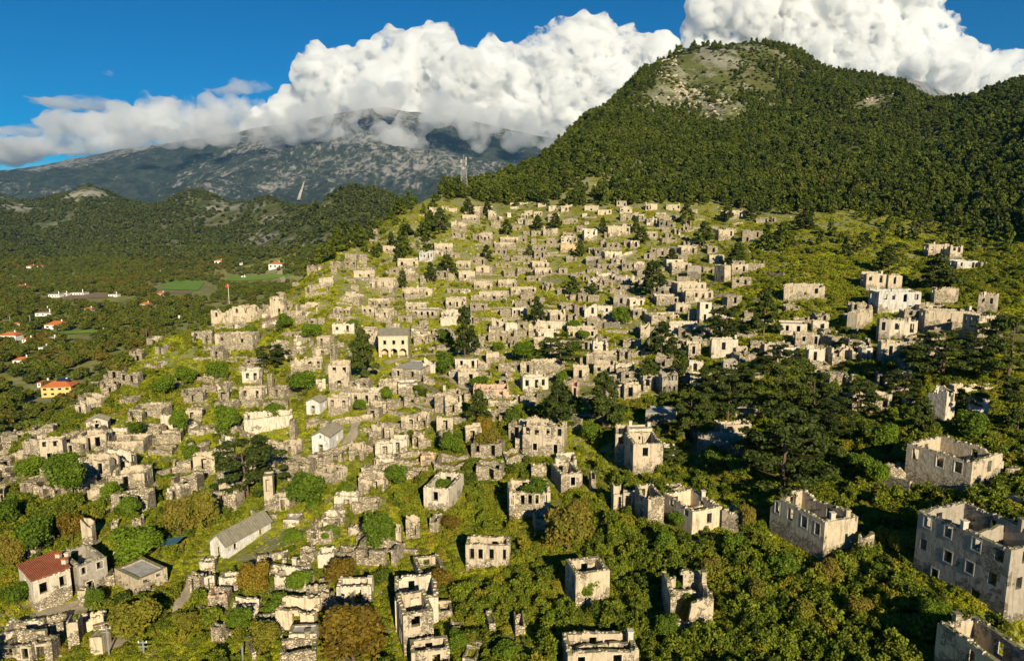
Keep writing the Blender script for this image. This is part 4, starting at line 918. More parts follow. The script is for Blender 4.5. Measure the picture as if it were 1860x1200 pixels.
# ------------------------------------------------------------------ foliage
def leaf_mat(name, dark, light, dry=None, drymix=0.0, scale=.5, transl=.25):
    m = NM(name); p = m.pos(); r = m.rnd()
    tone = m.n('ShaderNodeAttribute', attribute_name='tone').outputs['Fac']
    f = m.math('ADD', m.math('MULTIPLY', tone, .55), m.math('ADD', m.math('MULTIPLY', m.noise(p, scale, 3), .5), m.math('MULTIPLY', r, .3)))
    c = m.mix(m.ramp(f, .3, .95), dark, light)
    if dry:
        q = m.math('ADD', m.math('MULTIPLY', m.noise(p, scale*.35, 4, .6), .6), m.math('MULTIPLY', m.math('FRACT', m.math('MULTIPLY', r, 7.3)), .4))
        c = m.mix(m.ramp(q, .62-drymix, .78-drymix), c, dry)
    b = m.princ(c, .7, None, .25)
    t = m.n('ShaderNodeBsdfTranslucent'); m.set(t.inputs[0], m.mix(.6, c, (.12, .16, .01), 'ADD'))
    mx = m.n('ShaderNodeMixShader'); mx.inputs[0].default_value = transl; m.t.links.new(b, mx.inputs[1]); m.t.links.new(t.outputs[0], mx.inputs[2])
    return m.done(mx.outputs[0])
L_PINE = leaf_mat('pine_needles', (0.011, .022, .003), (0.073, .095, .010), scale=.6, transl=.15)
L_FOREST = leaf_mat('forest_needles', (.013, .028, .003), (.105, .132, .010), (.13, .13, .016), -.02, scale=.022, transl=.15)
L_ROUND = leaf_mat('broad_leaves', (0.034, .065, .004), (0.147, .22, .010), scale=.6)
L_OLIVE = leaf_mat('olive_leaves', (0.079, .080, .008), (0.226, .21, .020), (0.203, .16, .02), .1, scale=.7)
L_BROWN = leaf_mat('brown_leaves', (0.085, .055, .006), (0.260, .18, .014), scale=.8)
L_SCRUB = leaf_mat('scrub_leaves', (0.036, .062, .004), (0.249, .27, .012), (0.271, .22, .018), .05, scale=.22)
L_GRASS = leaf_mat('grass_blades', (0.158, .20, .008), (0.452, .45, .014), (0.452, .38, .03), .0, scale=.1, transl=.35)
L_VALLEY = leaf_mat('valley_leaves', (.032, .048, .004), (.125, .145, .012), (.135, .105, .014), .06, scale=.02, transl=.2)
L_FAR = leaf_mat('far_wood_leaves', (0.023, .036, .006), (0.085, .10, .020), scale=.006, transl=.1)
BARK = simple_mat('bark', (.16, .10, .065), .95, .4, 6)

def leaf_quads(P, N, size, rs, aspect=1.5, jit=.7):
    """one quad per point, roughly facing along N with jitter"""
    n_ = len(P); N = N+rs.normal(0, jit, (n_, 3)); N /= np.linalg.norm(N, axis=1, keepdims=True)+1e-9
    a = rs.normal(0, 1, (n_, 3)); u = np.cross(N, a); u /= np.linalg.norm(u, axis=1, keepdims=True)+1e-9; v = np.cross(N, u)
    s = (size*rs.uniform(.6, 1.35, n_))[:, None]; u = u*s*aspect*.5; v = v*s*.5
    Q = np.stack([P-u, P+v*.9, P+u, P-v*.9], 1)       # leaf-shaped lozenge clump
    return Q.reshape(-1, 3), np.arange(n_*4).reshape(-1, 4)
def crown_mesh(name, lobes, n_, size, seed, jit=.7, shell=.35, flat=1.0, mats=None):
    """lobes: (x, y, z, rx, rz) ellipsoids; leaves fill their outer shells"""
    rs = np.random.RandomState(seed); L_ = np.array(lobes); wgt = L_[:, 3]**2; k = rs.choice(len(L_), n_, p=wgt/wgt.sum())
    d = rs.normal(0, 1, (n_, 3)); d /= np.linalg.norm(d, axis=1, keepdims=True); d[:, 2] = np.where(d[:, 2] < -.5, -d[:, 2], d[:, 2])
    rad = 1-shell*rs.rand(n_)**1.4; c = L_[k]
    bump_ = 1+.18*np.sin(d[:, 0]*7+c[:, 0]*50)*np.sin(d[:, 1]*6+c[:, 1]*40)
    P = c[:, :3]+d*(rad*bump_)[:, None]*np.stack([c[:, 3], c[:, 3], c[:, 4]], 1)
    N = d*np.array([1, 1, flat])
    v, f = leaf_quads(P, N, size, rs, jit=jit)
    me = np_mesh(name, v, f); at = me.attributes.new('tone', 'FLOAT', 'FACE')
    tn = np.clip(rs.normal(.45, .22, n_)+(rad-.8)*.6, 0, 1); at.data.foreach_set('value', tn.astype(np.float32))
    for m in mats or []: me.materials.append(m)
    return me
def lobes_round(seed, k=9, squash=.8):
    r = random.Random(seed); out = [(0, 0, .52, .30, .30)]
    for i in range(k):
        a = r.uniform(0, 6.28); rr = r.uniform(.14, .27); z = r.uniform(.28, .78); q = .26*(1-abs(z-.5)*1.1)
        out.append((math.cos(a)*q, math.sin(a)*q, z, rr*.85, rr*squash))
    return out
def lobes_pine(seed, k=26, w_=.36, top=1.0):
    """irregular tiers of flat clumps, wide low down, ragged tip"""
    r = random.Random(seed); out = []
    for i in range(k):
        z = .2+.76*(i/(k-1))**.9; a = i*2.4+r.uniform(-.5, .5); q = w_*(1-z)**.62*r.uniform(.45, 1.1)
        rr = r.uniform(.085, .16)*(1.15-z*.5); out.append((math.cos(a)*q, math.sin(a)*q, z*top, rr, rr*.5))
    out.append((0, 0, .95, .06, .08)); return out
def lobes_umbrella(seed, k=60):
    r = random.Random(seed); out = []
    for i in range(k):
        z = r.uniform(.2, .95); a = r.uniform(0, 6.28); q = .50*math.sqrt(max(0, 1-((z-.42)/.58)**2))*r.uniform(.4, 1)
        rr = r.uniform(.06, .115); out.append((math.cos(a)*q, math.sin(a)*q, z, rr, rr*.42))
    return out
def trunk_mesh(name, seed, h=.7, r0=.03, limbs=7, spread=.3, lean=.05):
    r = random.Random(seed); V = []; Fc = []
    def tube(pts, rad):
        base = len(V); s = 6
        for p, q in zip(pts, rad):
            for j in range(s): V.append((p[0]+q*math.cos(j*6.283/s), p[1]+q*math.sin(j*6.283/s), p[2]))
        for i in range(len(pts)-1):
            for j in range(s): a = base+i*s+j; b = base+i*s+(j+1) % s; Fc.append((a, b, b+s, a+s))
    lx, ly = r.uniform(-lean, lean), r.uniform(-lean, lean)
    pt = lambda t: (lx*t+.012*math.sin(5*t), ly*t, -.12+(h+.12)*t)
    tube([pt(t/6) for t in range(7)], [r0*(1-.75*t/6) for t in range(7)])
    for i in range(limbs):
        t = r.uniform(.35, .95); a = i*2.4+r.random(); p = pt(t); l = spread*r.uniform(.6, 1)*(1.2-t*.6)
        tube([(p[0]+math.cos(a)*l*s, p[1]+math.sin(a)*l*s, p[2]+l*s*.45) for s in (0, .5, 1)], [r0*.4*(1-t*.4), r0*.25, r0*.08])
    me = bpy.data.meshes.new(name); me.from_pydata(V, [], Fc); me.materials.append(BARK); me.update(); return me

TREE = {}
for i in range(3):
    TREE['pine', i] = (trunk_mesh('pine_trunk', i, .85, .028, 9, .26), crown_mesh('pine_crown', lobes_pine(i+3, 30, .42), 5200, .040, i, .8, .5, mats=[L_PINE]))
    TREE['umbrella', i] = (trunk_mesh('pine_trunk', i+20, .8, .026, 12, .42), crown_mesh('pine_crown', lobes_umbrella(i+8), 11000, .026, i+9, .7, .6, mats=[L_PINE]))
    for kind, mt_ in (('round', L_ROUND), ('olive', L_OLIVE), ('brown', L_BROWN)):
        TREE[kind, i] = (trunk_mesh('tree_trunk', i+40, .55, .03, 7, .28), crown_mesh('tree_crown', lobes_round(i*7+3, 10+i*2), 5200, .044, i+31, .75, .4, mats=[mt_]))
KINDS = {'pine': ('pine_tree', 'dark pine'), 'umbrella': ('pine_tree', 'broad layered dark pine'), 'round': ('leafy_tree', 'rounded green tree'), 'olive': ('olive_tree', 'dull olive green tree'), 'brown': ('bare_twigged_shrub', 'orange brown leafed shrub')}
TREES = []
def tree(kind, px, py, wpx, hpx, i=0, grow=1.0):
    g_ = ground(px, py)
    if g_ is None: return
    t = proj(g_)[2]; w_ = wpx*t/F; h = hpx*t/F*1.03
    tm, cm = TREE[kind, i % 3]
    root = empty(KINDS[kind][0], tuple(g_), (px*7.3) % 6.28); root.scale = (w_/.92*grow, w_/.92*grow, h)
    link('trunk', tm, root); link('crown', cm, root)
    TREES.append((root, kind, px, py, w_, h, wpx))
def trees(kind, txt):
    for j, q in enumerate(txt.split('|')):
        a = list(map(float, q.split(','))); tree(kind, *a, i=j)
trees('pine', '658,694,66,96|845,655,56,96|870,774,56,66|1013,790,74,98|1096,778,88,102|1203,650,64,64|1178,692,52,42|1236,692,44,56|1385,612,66,84|975,590,36,50|1184,540,60,64|1246,408,36,36|1278,452,46,48|1340,482,46,40|1423,438,48,32|1612,498,60,52|1700,530,86,66|812,500,44,36|782,515,26,38|732,524,24,32|884,478,28,32|799,426,44,46|740,430,36,22|920,428,26,28|976,420,26,28|1009,418,28,30|961,467,20,22|1054,468,24,32|1095,424,20,28|1040,537,34,34|1077,538,30,24|1674,792,54,72|1648,560,34,30|1165,445,36,32|1320,404,34,28|1365,400,34,30|850,392,30,30|1155,424,22,30|1220,478,28,26|885,392,24,26|1460,420,44,34')
trees('umbrella', '1425,905,175,165|1255,800,84,92|1318,778,88,96|1424,770,104,124|1478,780,84,108|1020,662,80,58|1318,618,66,62|450,906,120,118|1706,696,130,92|1828,690,100,120|1846,790,80,110|1510,800,80,72|1385,850,90,70|493,668,60,44|1545,640,44,30|1790,640,60,54|1290,720,60,60|1340,720,70,60|1560,760,80,70|1640,730,70,60|1760,760,60,60|1460,840,80,70|1220,850,50,40|1410,690,70,64')
trees('round', '1068,1088,54,50|808,906,44,40|1255,1118,40,40|551,718,50,50|808,628,30,34|806,680,38,44|951,658,44,42|872,708,44,28|822,830,48,50|562,934,76,86|630,908,34,32|723,884,48,42|690,1002,66,78|125,908,84,82|412,792,54,58|328,790,36,50|250,795,40,34|205,912,44,38|233,942,46,42|72,1012,74,88|246,1018,100,62|172,1108,38,42|972,924,62,58|1205,1010,44,52|1604,826,52,64|1595,892,40,60|1760,800,60,56|1480,880,60,50|1560,870,56,54|1640,850,44,44|1300,860,60,54|1345,870,50,44|516,602,36,32|566,616,40,30|640,600,26,22|705,640,28,22|905,640,24,20|1040,602,30,22|1128,590,40,34|1020,700,26,30|1060,620,30,22|930,770,34,30|1070,800,40,36|1120,780,30,40|700,730,30,28|655,748,26,26|760,716,22,20|345,835,36,28|500,760,44,30|590,700,26,20|455,610,26,20|340,700,44,36|300,720,50,40|395,690,44,34|545,1075,52,44|505,1120,56,44|440,1150,52,50|600,980,44,30|530,990,44,30|830,1180,44,38|925,1205,60,44|1230,960,40,36|1330,1010,44,44|1420,1050,60,52|1700,1150,70,62|1740,1180,60,52|1600,1060,44,40|1230,1080,36,30|1210,1160,52,48|1010,1130,40,24|30,1100,60,44|10,960,60,60|120,860,60,44|60,870,60,44|1440,760,44,36')
trees('olive', '1032,1004,100,104|245,1162,108,78|330,980,64,80|370,970,60,84|1355,968,36,58|480,1180,60,56|1500,1060,56,50|1560,1130,60,54|1460,1140,64,50|1380,1100,60,50|1000,800,40,30|1290,1050,50,40|470,1080,50,44|340,1150,50,40|25,1030,50,60|1640,1010,50,44|890,820,56,44')
trees('brown', '640,1210,126,116|620,1068,72,62|465,1082,66,66|797,1074,62,46|132,988,50,66|880,790,36,34|820,960,44,24|100,1090,0,0'.replace('|100,1090,0,0', ''))

# ------------------------------------------------------------------ scatter: one object of instances each
def scatter(name, pts, scl, variants, mats, kind='stuff', seed=1, zscale=(.8, 1.25), parent=None):
    rs = np.random.RandomState(seed); n_ = len(pts)
    me = bpy.data.meshes.new(name); me.vertices.add(n_); me.vertices.foreach_set('co', np.asarray(pts, np.float32).ravel()); me.update()
    a = me.attributes.new('scl', 'FLOAT_VECTOR', 'POINT'); s3 = np.stack([scl, scl, scl*rs.uniform(*zscale, n_)], 1); a.data.foreach_set('vector', s3.astype(np.float32).ravel())
    a = me.attributes.new('rot', 'FLOAT_VECTOR', 'POINT'); r3 = np.stack([rs.normal(0, .06, n_), rs.normal(0, .06, n_), rs.uniform(0, 6.28, n_)], 1); a.data.foreach_set('vector', r3.astype(np.float32).ravel())
    a = me.attributes.new('pick', 'INT', 'POINT'); a.data.foreach_set('value', rs.randint(0, len(variants), n_).astype(np.int32))
    col = bpy.data.collections.new(name+'_kinds')
    for i, v in enumerate(variants): col.objects.link(bpy.data.objects.new('%s_kind_%d' % (name, i), v))
    ng = bpy.data.node_groups.new(name, 'GeometryNodeTree'); ng.interface.new_socket('Geometry', in_out='INPUT', socket_type='NodeSocketGeometry'); ng.interface.new_socket('Geometry', in_out='OUTPUT', socket_type='NodeSocketGeometry')
    N = ng.nodes; gi = N.new('NodeGroupInput'); go = N.new('NodeGroupOutput'); ip = N.new('GeometryNodeInstanceOnPoints'); ci = N.new('GeometryNodeCollectionInfo')
    ci.inputs['Collection'].default_value = col; ci.inputs['Separate Children'].default_value = True; ci.inputs['Reset Children'].default_value = True
    def attr(nm, dt):
        q = N.new('GeometryNodeInputNamedAttribute'); q.data_type = dt; q.inputs['Name'].default_value = nm; return next(o for o in q.outputs if o.enabled and o.name == 'Attribute')
    K_ = ng.links.new; K_(gi.outputs[0], ip.inputs['Points']); K_(ci.outputs[0], ip.inputs['Instance']); ip.inputs['Pick Instance'].default_value = True
    K_(attr('pick', 'INT'), ip.inputs['Instance Index']); K_(attr('rot', 'FLOAT_VECTOR'), ip.inputs['Rotation']); K_(attr('scl', 'FLOAT_VECTOR'), ip.inputs['Scale']); K_(ip.outputs[0], go.inputs[0])
    o = link(name, me); md = o.modifiers.new('scatter', 'NODES'); md.node_group = ng
    tag(o, kind=kind); return o
# footprints, so nothing sprouts through a facade
FOOT = []
for root, f_, b_ in HOUSES: FOOT.append((b_[0], b_[1]+f_.get('w', 4)*.3, max(1.6, f_.get('w', 4)*.62)))
for root, g_, h_, C_ in BIG:
    c_ = (sum(q[0] for q in C_)/4+g_[0], sum(q[1] for q in C_)/4+g_[1]); FOOT.append((c_[0], c_[1], .60*max(math.dist(C_[0], C_[2]), 4)*.8))
FOOT += FOOTX
FA = np.array(FOOT)
def house_dist(x, y):
    out = np.full(len(x), 1e9)
    for i in range(0, len(x), 20000):
        d = np.sqrt((x[i:i+20000, None]-FA[:, 0])**2+(y[i:i+20000, None]-FA[:, 1])**2)-FA[:, 2]; out[i:i+20000] = d.min(1)
    return out
def sample(n_, y0, y1, a0=-1.2, a1=1.2, seed=0, power=1.0):
    rs = np.random.RandomState(seed); y = (y0**2+(y1**2-y0**2)*rs.rand(n_))**.5 if power == 1 else y0*(y1/y0)**rs.rand(n_)
    x = y*rs.uniform(a0, a1, n_); return x, y, rs
def blobv(px, py, L_):
    r = np.zeros_like(px)
    for cx, cy, rx, ry, w_ in L_: r = np.maximum(r, w_*np.clip(1.4-1.4*np.sqrt(((px-cx)/rx)**2+((py-cy)/ry)**2), 0, 1))
    return r
# bushes of the hillside
bushes = [crown_mesh('bush', [(0, 0, .25, .5, .42), (.3, .2, .3, .32, .34), (-.3, .15, .25, .34, .38), (.05, -.32, .22, .33, .34)], 420, .15, s, .8, .5, mats=[L_SCRUB]) for s in range(4)]
x, y, rs = sample(190000, 55, 420, seed=1, power=0)
z = H(x, y); px, py, _ = proj([x, y, z])
dens = .22+fbm(x/9, y/9, 3)*.8
dens += blobv(px, py, [(1450,1100,420,200,1.1),(1250,1150,400,120,.6),(1150,980,120,120,.9),(860,880,160,160,1.0),(900,1080,200,120,.5),(350,920,260,110,.6),(1500,800,320,130,1.0),(1750,900,180,200,.9),(300,1120,300,90,.5),(60,950,160,120,.9),
                       (540,1080,200,120,.6),(1520,500,260,110,.45),(1420,440,180,50,.5),(1760,480,160,90,.8),(560,560,100,80,.25),(700,460,160,60,.4),(250,720,240,100,.6),(100,730,160,120,1.2),(420,640,140,90,.4),(1300,700,160,90,.8),(1640,640,200,70,.7),(900,400,200,16,.8)])
hd = house_dist(x, y); dens = dens*np.where(hd < 0, .35, 1)*np.clip((y-40)/60, .4, 1)
village = blobv(px, py, [(950,560,420,170,1)]); dens *= 1-.3*village
keep = (rs.rand(len(x)) < np.clip(dens, 0, 1)*np.clip(1.25-y/420, .35, 1)) & (z > -75)
x, y, z, px, py, hd, dens = [q[keep] for q in (x, y, z, px, py, hd, dens)]
k_ = off_path(x, y); x, y, z, px, py, hd, dens = [q[k_] for q in (x, y, z, px, py, hd, dens)]
s = rs.uniform(.45, 1.0, len(x))*(1+np.clip(dens, 0, 1)*1.0)*np.clip(y/170, .9, 1.25); s = np.where(hd < .8, np.minimum(s, .8), s)
scatter('scrub', np.stack([x, y, z-.1], 1), s*1.1, bushes, None, seed=2, zscale=(.6, 1.0))
print('scrub', len(x))
# tall shrubs
def lobes_shrub(seed):
    r = random.Random(seed); return [(0, 0, .35, .34, .36)]+[(math.cos(a)*q, math.sin(a)*q, z, rr, rr*1.15) for a, q, z, rr in ((r.uniform(0, 6.28), r.uniform(.12, .38), r.uniform(.2, .72), r.uniform(.12, .25)) for _ in range(9))]
L_SHRUB = leaf_mat('tall_shrub_leaves', (.020, .042, .003), (.205, .245, .014), (0.249, .22, .016), .03, scale=.35)
shr = [crown_mesh('shrub', lobes_shrub(s), 1000, .075, s+5, 1.0, .7, mats=[L_SHRUB]) for s in range(5)]
x, y, rs = sample(76000, 55, 330, seed=3, power=0)
z = H(x, y); px, py, _ = proj([x, y, z]); hd = house_dist(x, y)
dens = .04+fbm(x/11+9, y/11, 3)*.35+blobv(px, py, [(1450,1090,430,190,.75),(1250,1130,400,120,.5),(1150,980,120,120,.6),(880,850,150,130,.5),(900,1120,200,90,.35),(350,920,240,90,.45),(1500,800,330,130,.8),(1750,900,180,200,.7),(280,1120,260,80,.3),(60,940,150,110,.8),
   (540,1080,200,120,.4),(100,730,160,110,.9),(420,640,130,80,.35),(1300,760,160,90,.7),(1640,650,220,80,.7),(620,900,120,80,.3),(560,720,60,50,.3),(1720,480,160,80,.2)])
keep = (rs.rand(len(x)) < np.clip(dens, 0, 1)*.46) & (z > -75) & (hd > .2) & off_path(x, y); x, y, z, hd, px, py = [q[keep] for q in (x, y, z, hd, px, py)]
s = rs.uniform(1.3, 3.1, len(x))*np.clip(.6+hd*.2, .5, 1); scatter('tall_shrubs', np.stack([x, y, z-.15], 1), s, shr, None, seed=4, zscale=(.75, 1.15)); print('shrubs', len(x))
# grass and low herbs
tuft = [crown_mesh('tuft', [(0, 0, .02, .5, .22)], 130, .17, s, 1.0, .9, mats=[L_GRASS]) for s in (3, 4, 5)]
x, y, rs = sample(190000, 60, 380, seed=5, power=0)
z = H(x, y); px, py, _ = proj([x, y, z]); hd = house_dist(x, y)
d = .55+fbm(x/14+5, y/14, 3)*1.2+.35*blobv(px, py, [(620,540,140,80,1),(900,620,300,120,.8),(760,1050,240,120,.7),(1450,520,220,90,.6),(480,800,200,90,.8),(1000,880,260,90,.6)])
keep = (rs.rand(len(x)) < np.clip(d, .1, .95)) & (z > -75)
keep &= off_path(x, y); x, y, z = x[keep], y[keep], z[keep]; scatter('grass', np.stack([x, y, z], 1), rs.uniform(.5, 1.25, len(x))*np.clip(y/150, .8, 1.6), tuft, None, seed=6)
print('grass', len(x))
# fallen stones round the ruins
def stone_mesh(s):
    bm = bmesh.new(); bmesh.ops.create_icosphere(bm, subdivisions=1, radius=.5); r = random.Random(s)
    for v in bm.verts: v.co = Vector((v.co.x*r.uniform(.7, 1.2), v.co.y*r.uniform(.7, 1.1), v.co.z*r.uniform(.45, .8)))
    me = bpy.data.meshes.new('stone'); bm.to_mesh(me); bm.free(); me.materials.append(M_STONE); return me
M_STONE = simple_mat('pale_limestone', (.56, .49, .36), .95, .4, 2, col2=(.44, .38, .28))
stones = [stone_mesh(s) for s in range(4)]
x, y, rs = sample(130000, 60, 430, seed=8, power=0)
z = H(x, y); px, py, _ = proj([x, y, z]); hd = house_dist(x, y)
d = np.clip(.20-np.abs(hd)*.10, 0, 1)+.12*np.clip(fbm(x/10, y/10+7, 3)*3-.8, 0, 1)*(y > 130)+blobv(px, py, [(740,435,120,40,.5),(1400,450,70,40,.25),(850,450,60,20,.2),(650,470,60,30,.3)])
keep = (rs.rand(len(x)) < d*np.clip(.5+y/400, 0, 1)) & (z > -70)
x, y, z = x[keep], y[keep], z[keep]; scatter('rubble', np.stack([x, y, z], 1), rs.uniform(.2, .75, len(x))*np.clip(y/130, .7, 2), stones, None, seed=9)
print('rubble', len(x))
# pine forest on the mountain: 300 single trees along its lower edge, the mass above as one wood
def forest_pine(s):
    r = random.Random(s); me = crown_mesh('forest_pine', lobes_pine(s, 15, .30), 420, .105, s, .75, .55, mats=[L_FOREST]); return me
fp = [forest_pine(s) for s in range(5)]
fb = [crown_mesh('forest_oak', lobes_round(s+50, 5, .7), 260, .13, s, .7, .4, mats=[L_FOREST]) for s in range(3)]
x, y, rs = sample(90000, 250, 1150, -.35, 1.05, seed=12)
z = H(x, y); px, py, _ = proj([x, y, z])
ex, ey = [700, 760, 800, 850, 1000, 1200, 1300, 1400, 1480, 1560, 1700, 1860, 2100], [372, 375, 362, 372, 380, 374, 376, 388, 390, 396, 408, 440, 480]
edge = np.interp(px, ex, ey)
bald = blobv(px, py, [(1265,140,100,65,.8),(1340,98,110,34,.75),(1220,165,50,45,.7),(1410,145,90,40,.6),(1320,205,60,26,.5),(1590,190,60,25,.4),(1140,310,40,14,.3),(1500,120,60,20,.5)])
bald = .85*bald*np.clip(.35+fbm(x/45+2, y/45, 4)*2.4+.5, 0, 1.5)
dens = np.clip((edge-py)/14, 0, 1)*(px > 800)*(1-np.clip(bald, 0, .93))
dens = np.maximum(dens, .09*(px > 1380)*(py > 385)*(py < 470)); dens *= np.clip(.95+fbm(x/60+4, y/60, 4)*1.6, .35, 1)
left = (px > 480) & (px < 800) & (py > 375) & (py < 520) & (z > -70) & (y > 300); dens = np.maximum(dens, left*np.where(px < 620, .6, .16))
dens = np.where(z < -72, 0, dens)
keep = rs.rand(len(x)) < dens*.78; x, y, z, px, py, bald = [q[keep] for q in (x, y, z, px, py, bald)]
size = (4.5+6*rs.rand(len(x))**1.5)*np.where(bald > .15, .5, 1); order = np.argsort(-(size/y)*((px > 0) & (px < 1860) & (py > 60)))
top = order[:300]; rest = order[300:]
for k in top:
    o = link('forest_pine', fp[k % 5], None, (x[k], y[k], z[k]-.3), float(rs.uniform(0, 6.28)))
    s_ = float(size[k]); o.scale = (s_*.95, s_*.95, s_)
    tag(o, 'dark green pine along the lower edge of the dense mountainside forest', 'tree', 'pines of the mountainside forest')
sm = rest[(size[rest] < 5.2)]; lg = rest[(size[rest] >= 5.2)]
scatter('forest', np.stack([x[lg], y[lg], z[lg]-.4], 1), size[lg], fp+fb[:1], None, seed=13, zscale=(.8, 1.15))
scatter('mountain_scrub', np.stack([x[sm], y[sm], z[sm]-.6], 1), size[sm]*1.2, fb, None, seed=14, zscale=(.4, .7))
print('forest', len(x))
# rocks of the summit
x, y, rs = sample(60000, 500, 1100, .1, .8, seed=21); z = H(x, y); px, py, _ = proj([x, y, z])
rk = blobv(px, py, [(1260,145,100,60,1.1),(1340,100,110,40,1),(1220,170,40,35,.9),(1400,150,80,45,.7),(1310,212,60,22,.8),(1600,192,60,22,.5)])
keep = rs.rand(len(x)) < rk*np.clip(.05+fbm(x/35, y/35+3, 3)*.9, 0, .5); x, y, z = x[keep], y[keep], z[keep]
scatter('summit_rocks', np.stack([x, y, z], 1), rs.uniform(1.5, 6, len(x)), stones, None, seed=22, zscale=(.6, 1.3)); print('rocks', len(x))
# valley trees
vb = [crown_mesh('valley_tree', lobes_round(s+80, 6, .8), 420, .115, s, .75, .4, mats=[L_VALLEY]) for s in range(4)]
x, y, rs = sample(80000, 170, 1500, -.95, .1, seed=31); z = H(x, y); px, py, _ = proj([x, y, z])
field = blobv(px, py, [(340,528,75,22,2.5),(480,508,120,14,1.4),(180,545,120,14,1.6),(145,608,60,10,1.5),(120,500,30,6,.6),(420,498,90,10,.7),(330,488,60,10,.5)])
edge_v = np.interp(px, [-400, 0, 60, 150, 240, 290, 400, 520, 600, 700], [800, 775, 745, 725, 655, 600, 560, 500, 470, 430])
dens = ((py < edge_v+12) | (z < -78))*(py > 448)*(1-np.clip(field, 0, 1))*np.clip(.75+fbm(x/60, y/60, 3)*1.2, .25, 1)
vh = np.array(VH); clear = np.ones(len(x), bool)
for hx, hy, hr in vh: clear &= (x-hx)**2+((y-hy)*.6)**2 > hr**2
keep = clear & (rs.rand(len(x)) < dens*np.where(y < 420, .42, .34)); x, y, z, px, py = [q[keep] for q in (x, y, z, px, py)]
size = rs.uniform(5, 9.5, len(x)); order = np.argsort(-(size/y)*((px > 0) & (py < 1200))); top = order[:260]; rest = order[260:]
for k in top:
    o = link('valley_tree', vb[k % 4], None, (x[k], y[k], z[k]-.4), float(rs.uniform(0, 6.28))); s_ = float(size[k]); o.scale = (s_*1.1, s_*1.1, s_*.85)
    tag(o, 'leafy olive and brown toned tree in the wooded valley left of the ruins', 'tree', 'trees of the wooded valley')
scatter('valley_wood', np.stack([x[rest], y[rest], z[rest]-.4], 1), size[rest]*1.15, vb, None, seed=32, zscale=(.65, .95)); print('valley', len(x))
# far wooded hills
x, y, rs = sample(120000, 1000, 2900, -.95, .1, seed=41); z = H(x, y); px, py, _ = proj([x, y, z])
i_ = np.clip(((x/y-amin)/(amax-amin)*(AN-1)).astype(int), 0, AN-1); j_ = np.clip(((np.log(y/70)-vmin)/(vmax-vmin)*(RN-1)).astype(int), 0, RN-1)
dens = np.clip(.85-1.05*rockf[j_, i_]+fbm(x/160, y/160, 4)*.9, .04, 1)*(py < 470)
keep = rs.rand(len(x)) < dens*.55; x, y, z = x[keep], y[keep], z[keep]
fl_ = [crown_mesh('far_tree', lobes_round(s+90, 4, .7), 70, .26, s, .6, .3, mats=[L_FAR]) for s in range(3)]
scatter('far_wood', np.stack([x, y, z-1], 1), rs.uniform(9, 17, len(x)), fl_, None, seed=42, zscale=(.5, .8)); print('farwood', len(x))
# ------------------------------------------------------------------ masts, poles, flag
g_ = ground(843, 352); t_ = proj(g_)[2]; h_ = (352-284)*t_/F; root = empty('lattice_mast', tuple(g_)); tag(root, 'grey steel lattice mast with antennas on the wooded ridge shoulder', 'mast')
wb, wt = h_*.11, h_*.035; zl = [h_*.88*(k/11)**.92 for k in range(12)]; wd = lambda z: wb+(wt-wb)*z/(h_*.88)
for sx in (-1, 1):
    for sy in (-1, 1): mb = MB(); mb.bar((sx*wb, sy*wb, -2), (sx*wt, sy*wt, h_*.88), .17); mb.build('leg', M_STEEL, root)
mb = MB()
for z0, z1 in zip(zl, zl[1:]):
    a, b = wd(z0), wd(z1)
    for (p, q) in (((-1, -1), (1, -1)), ((1, -1), (1, 1)), ((1, 1), (-1, 1)), ((-1, 1), (-1, -1))):
        mb.bar((p[0]*a, p[1]*a, z0), (q[0]*b, q[1]*b, z1), .08); mb.bar((q[0]*a, q[1]*a, z0), (p[0]*b, p[1]*b, z1), .08); mb.bar((p[0]*b, p[1]*b, z1), (q[0]*b, q[1]*b, z1), .08)
tag(mb.build('bracing', M_STEEL, root), kind='stuff')
for z_, s_ in ((.78, 1), (.84, -1), (.72, -1), (.9, 1)):
    mb = MB(); x_ = s_*(wt+.7); mb.box(x_-.35, x_+.35, -.8, -.1, h_*z_-1.1, h_*z_+1.1); mb.build('antenna', M_CONC, root)
mb = MB(); mb.bar((0, 0, h_*.86), (0, 0, h_*1.02), .15); mb.build('top_antenna', M_STEEL, root)
bm = bmesh.new(); bmesh.ops.create_cone(bm, segments=14, radius1=1.0, radius2=.9, depth=.5, cap_ends=True, matrix=Matrix.Translation((-.3, -1.2, h_*.66))@Matrix.Rotation(math.pi/2, 4, 'X'))
me = bpy.data.meshes.new('dish'); bm.to_mesh(me); bm.free(); link('dish', me, root, mat=M_CONC)
def pole(px, yb, yt, label, cross=True, r=.09, mat=None, name='utility_pole', cat='pole'):
    g_ = ground(px, yb)
    if g_ is None: return None, 0
    h = z_at(g_[0], g_[1], yt)-g_[2]; root = empty(name, tuple(g_)); mb = MB(); mb.bar((0, 0, -.5), (0, 0, h), r); mb.build('shaft', mat or M_STEEL, root)
    if cross:
        for k in (0, 1): mb = MB(); mb.bar((-.6, 0, h-.35-k*.55), (.6, 0, h-.35-k*.55), .06); mb.build('crossarm', mat or M_STEEL, root)
        for k in (-.5, .5): mb = MB(); mb.box(k-.06, k+.06, -.06, .06, h-.3, h-.08); mb.build('insulator', VWHITE, root)
    tag(root, label, cat); return root, h
pole(198, 1190, 1136, 'tall grey utility pole at the corner of the bottom left ruins'); pole(261, 1188, 1162, 'short utility pole standing in deep shade below the olive green tree'); pole(441, 1200, 1172, 'utility pole at the bottom edge beside tangled shrubs', False)
pole(267, 622, 597, 'slim pole beside the ruin on the left spur', False); pole(19, 590, 574, 'thin pole among the valley trees at the left edge', False, .25); pole(55, 588, 573, 'pole with small crossarm near the white turret house', True, .25)
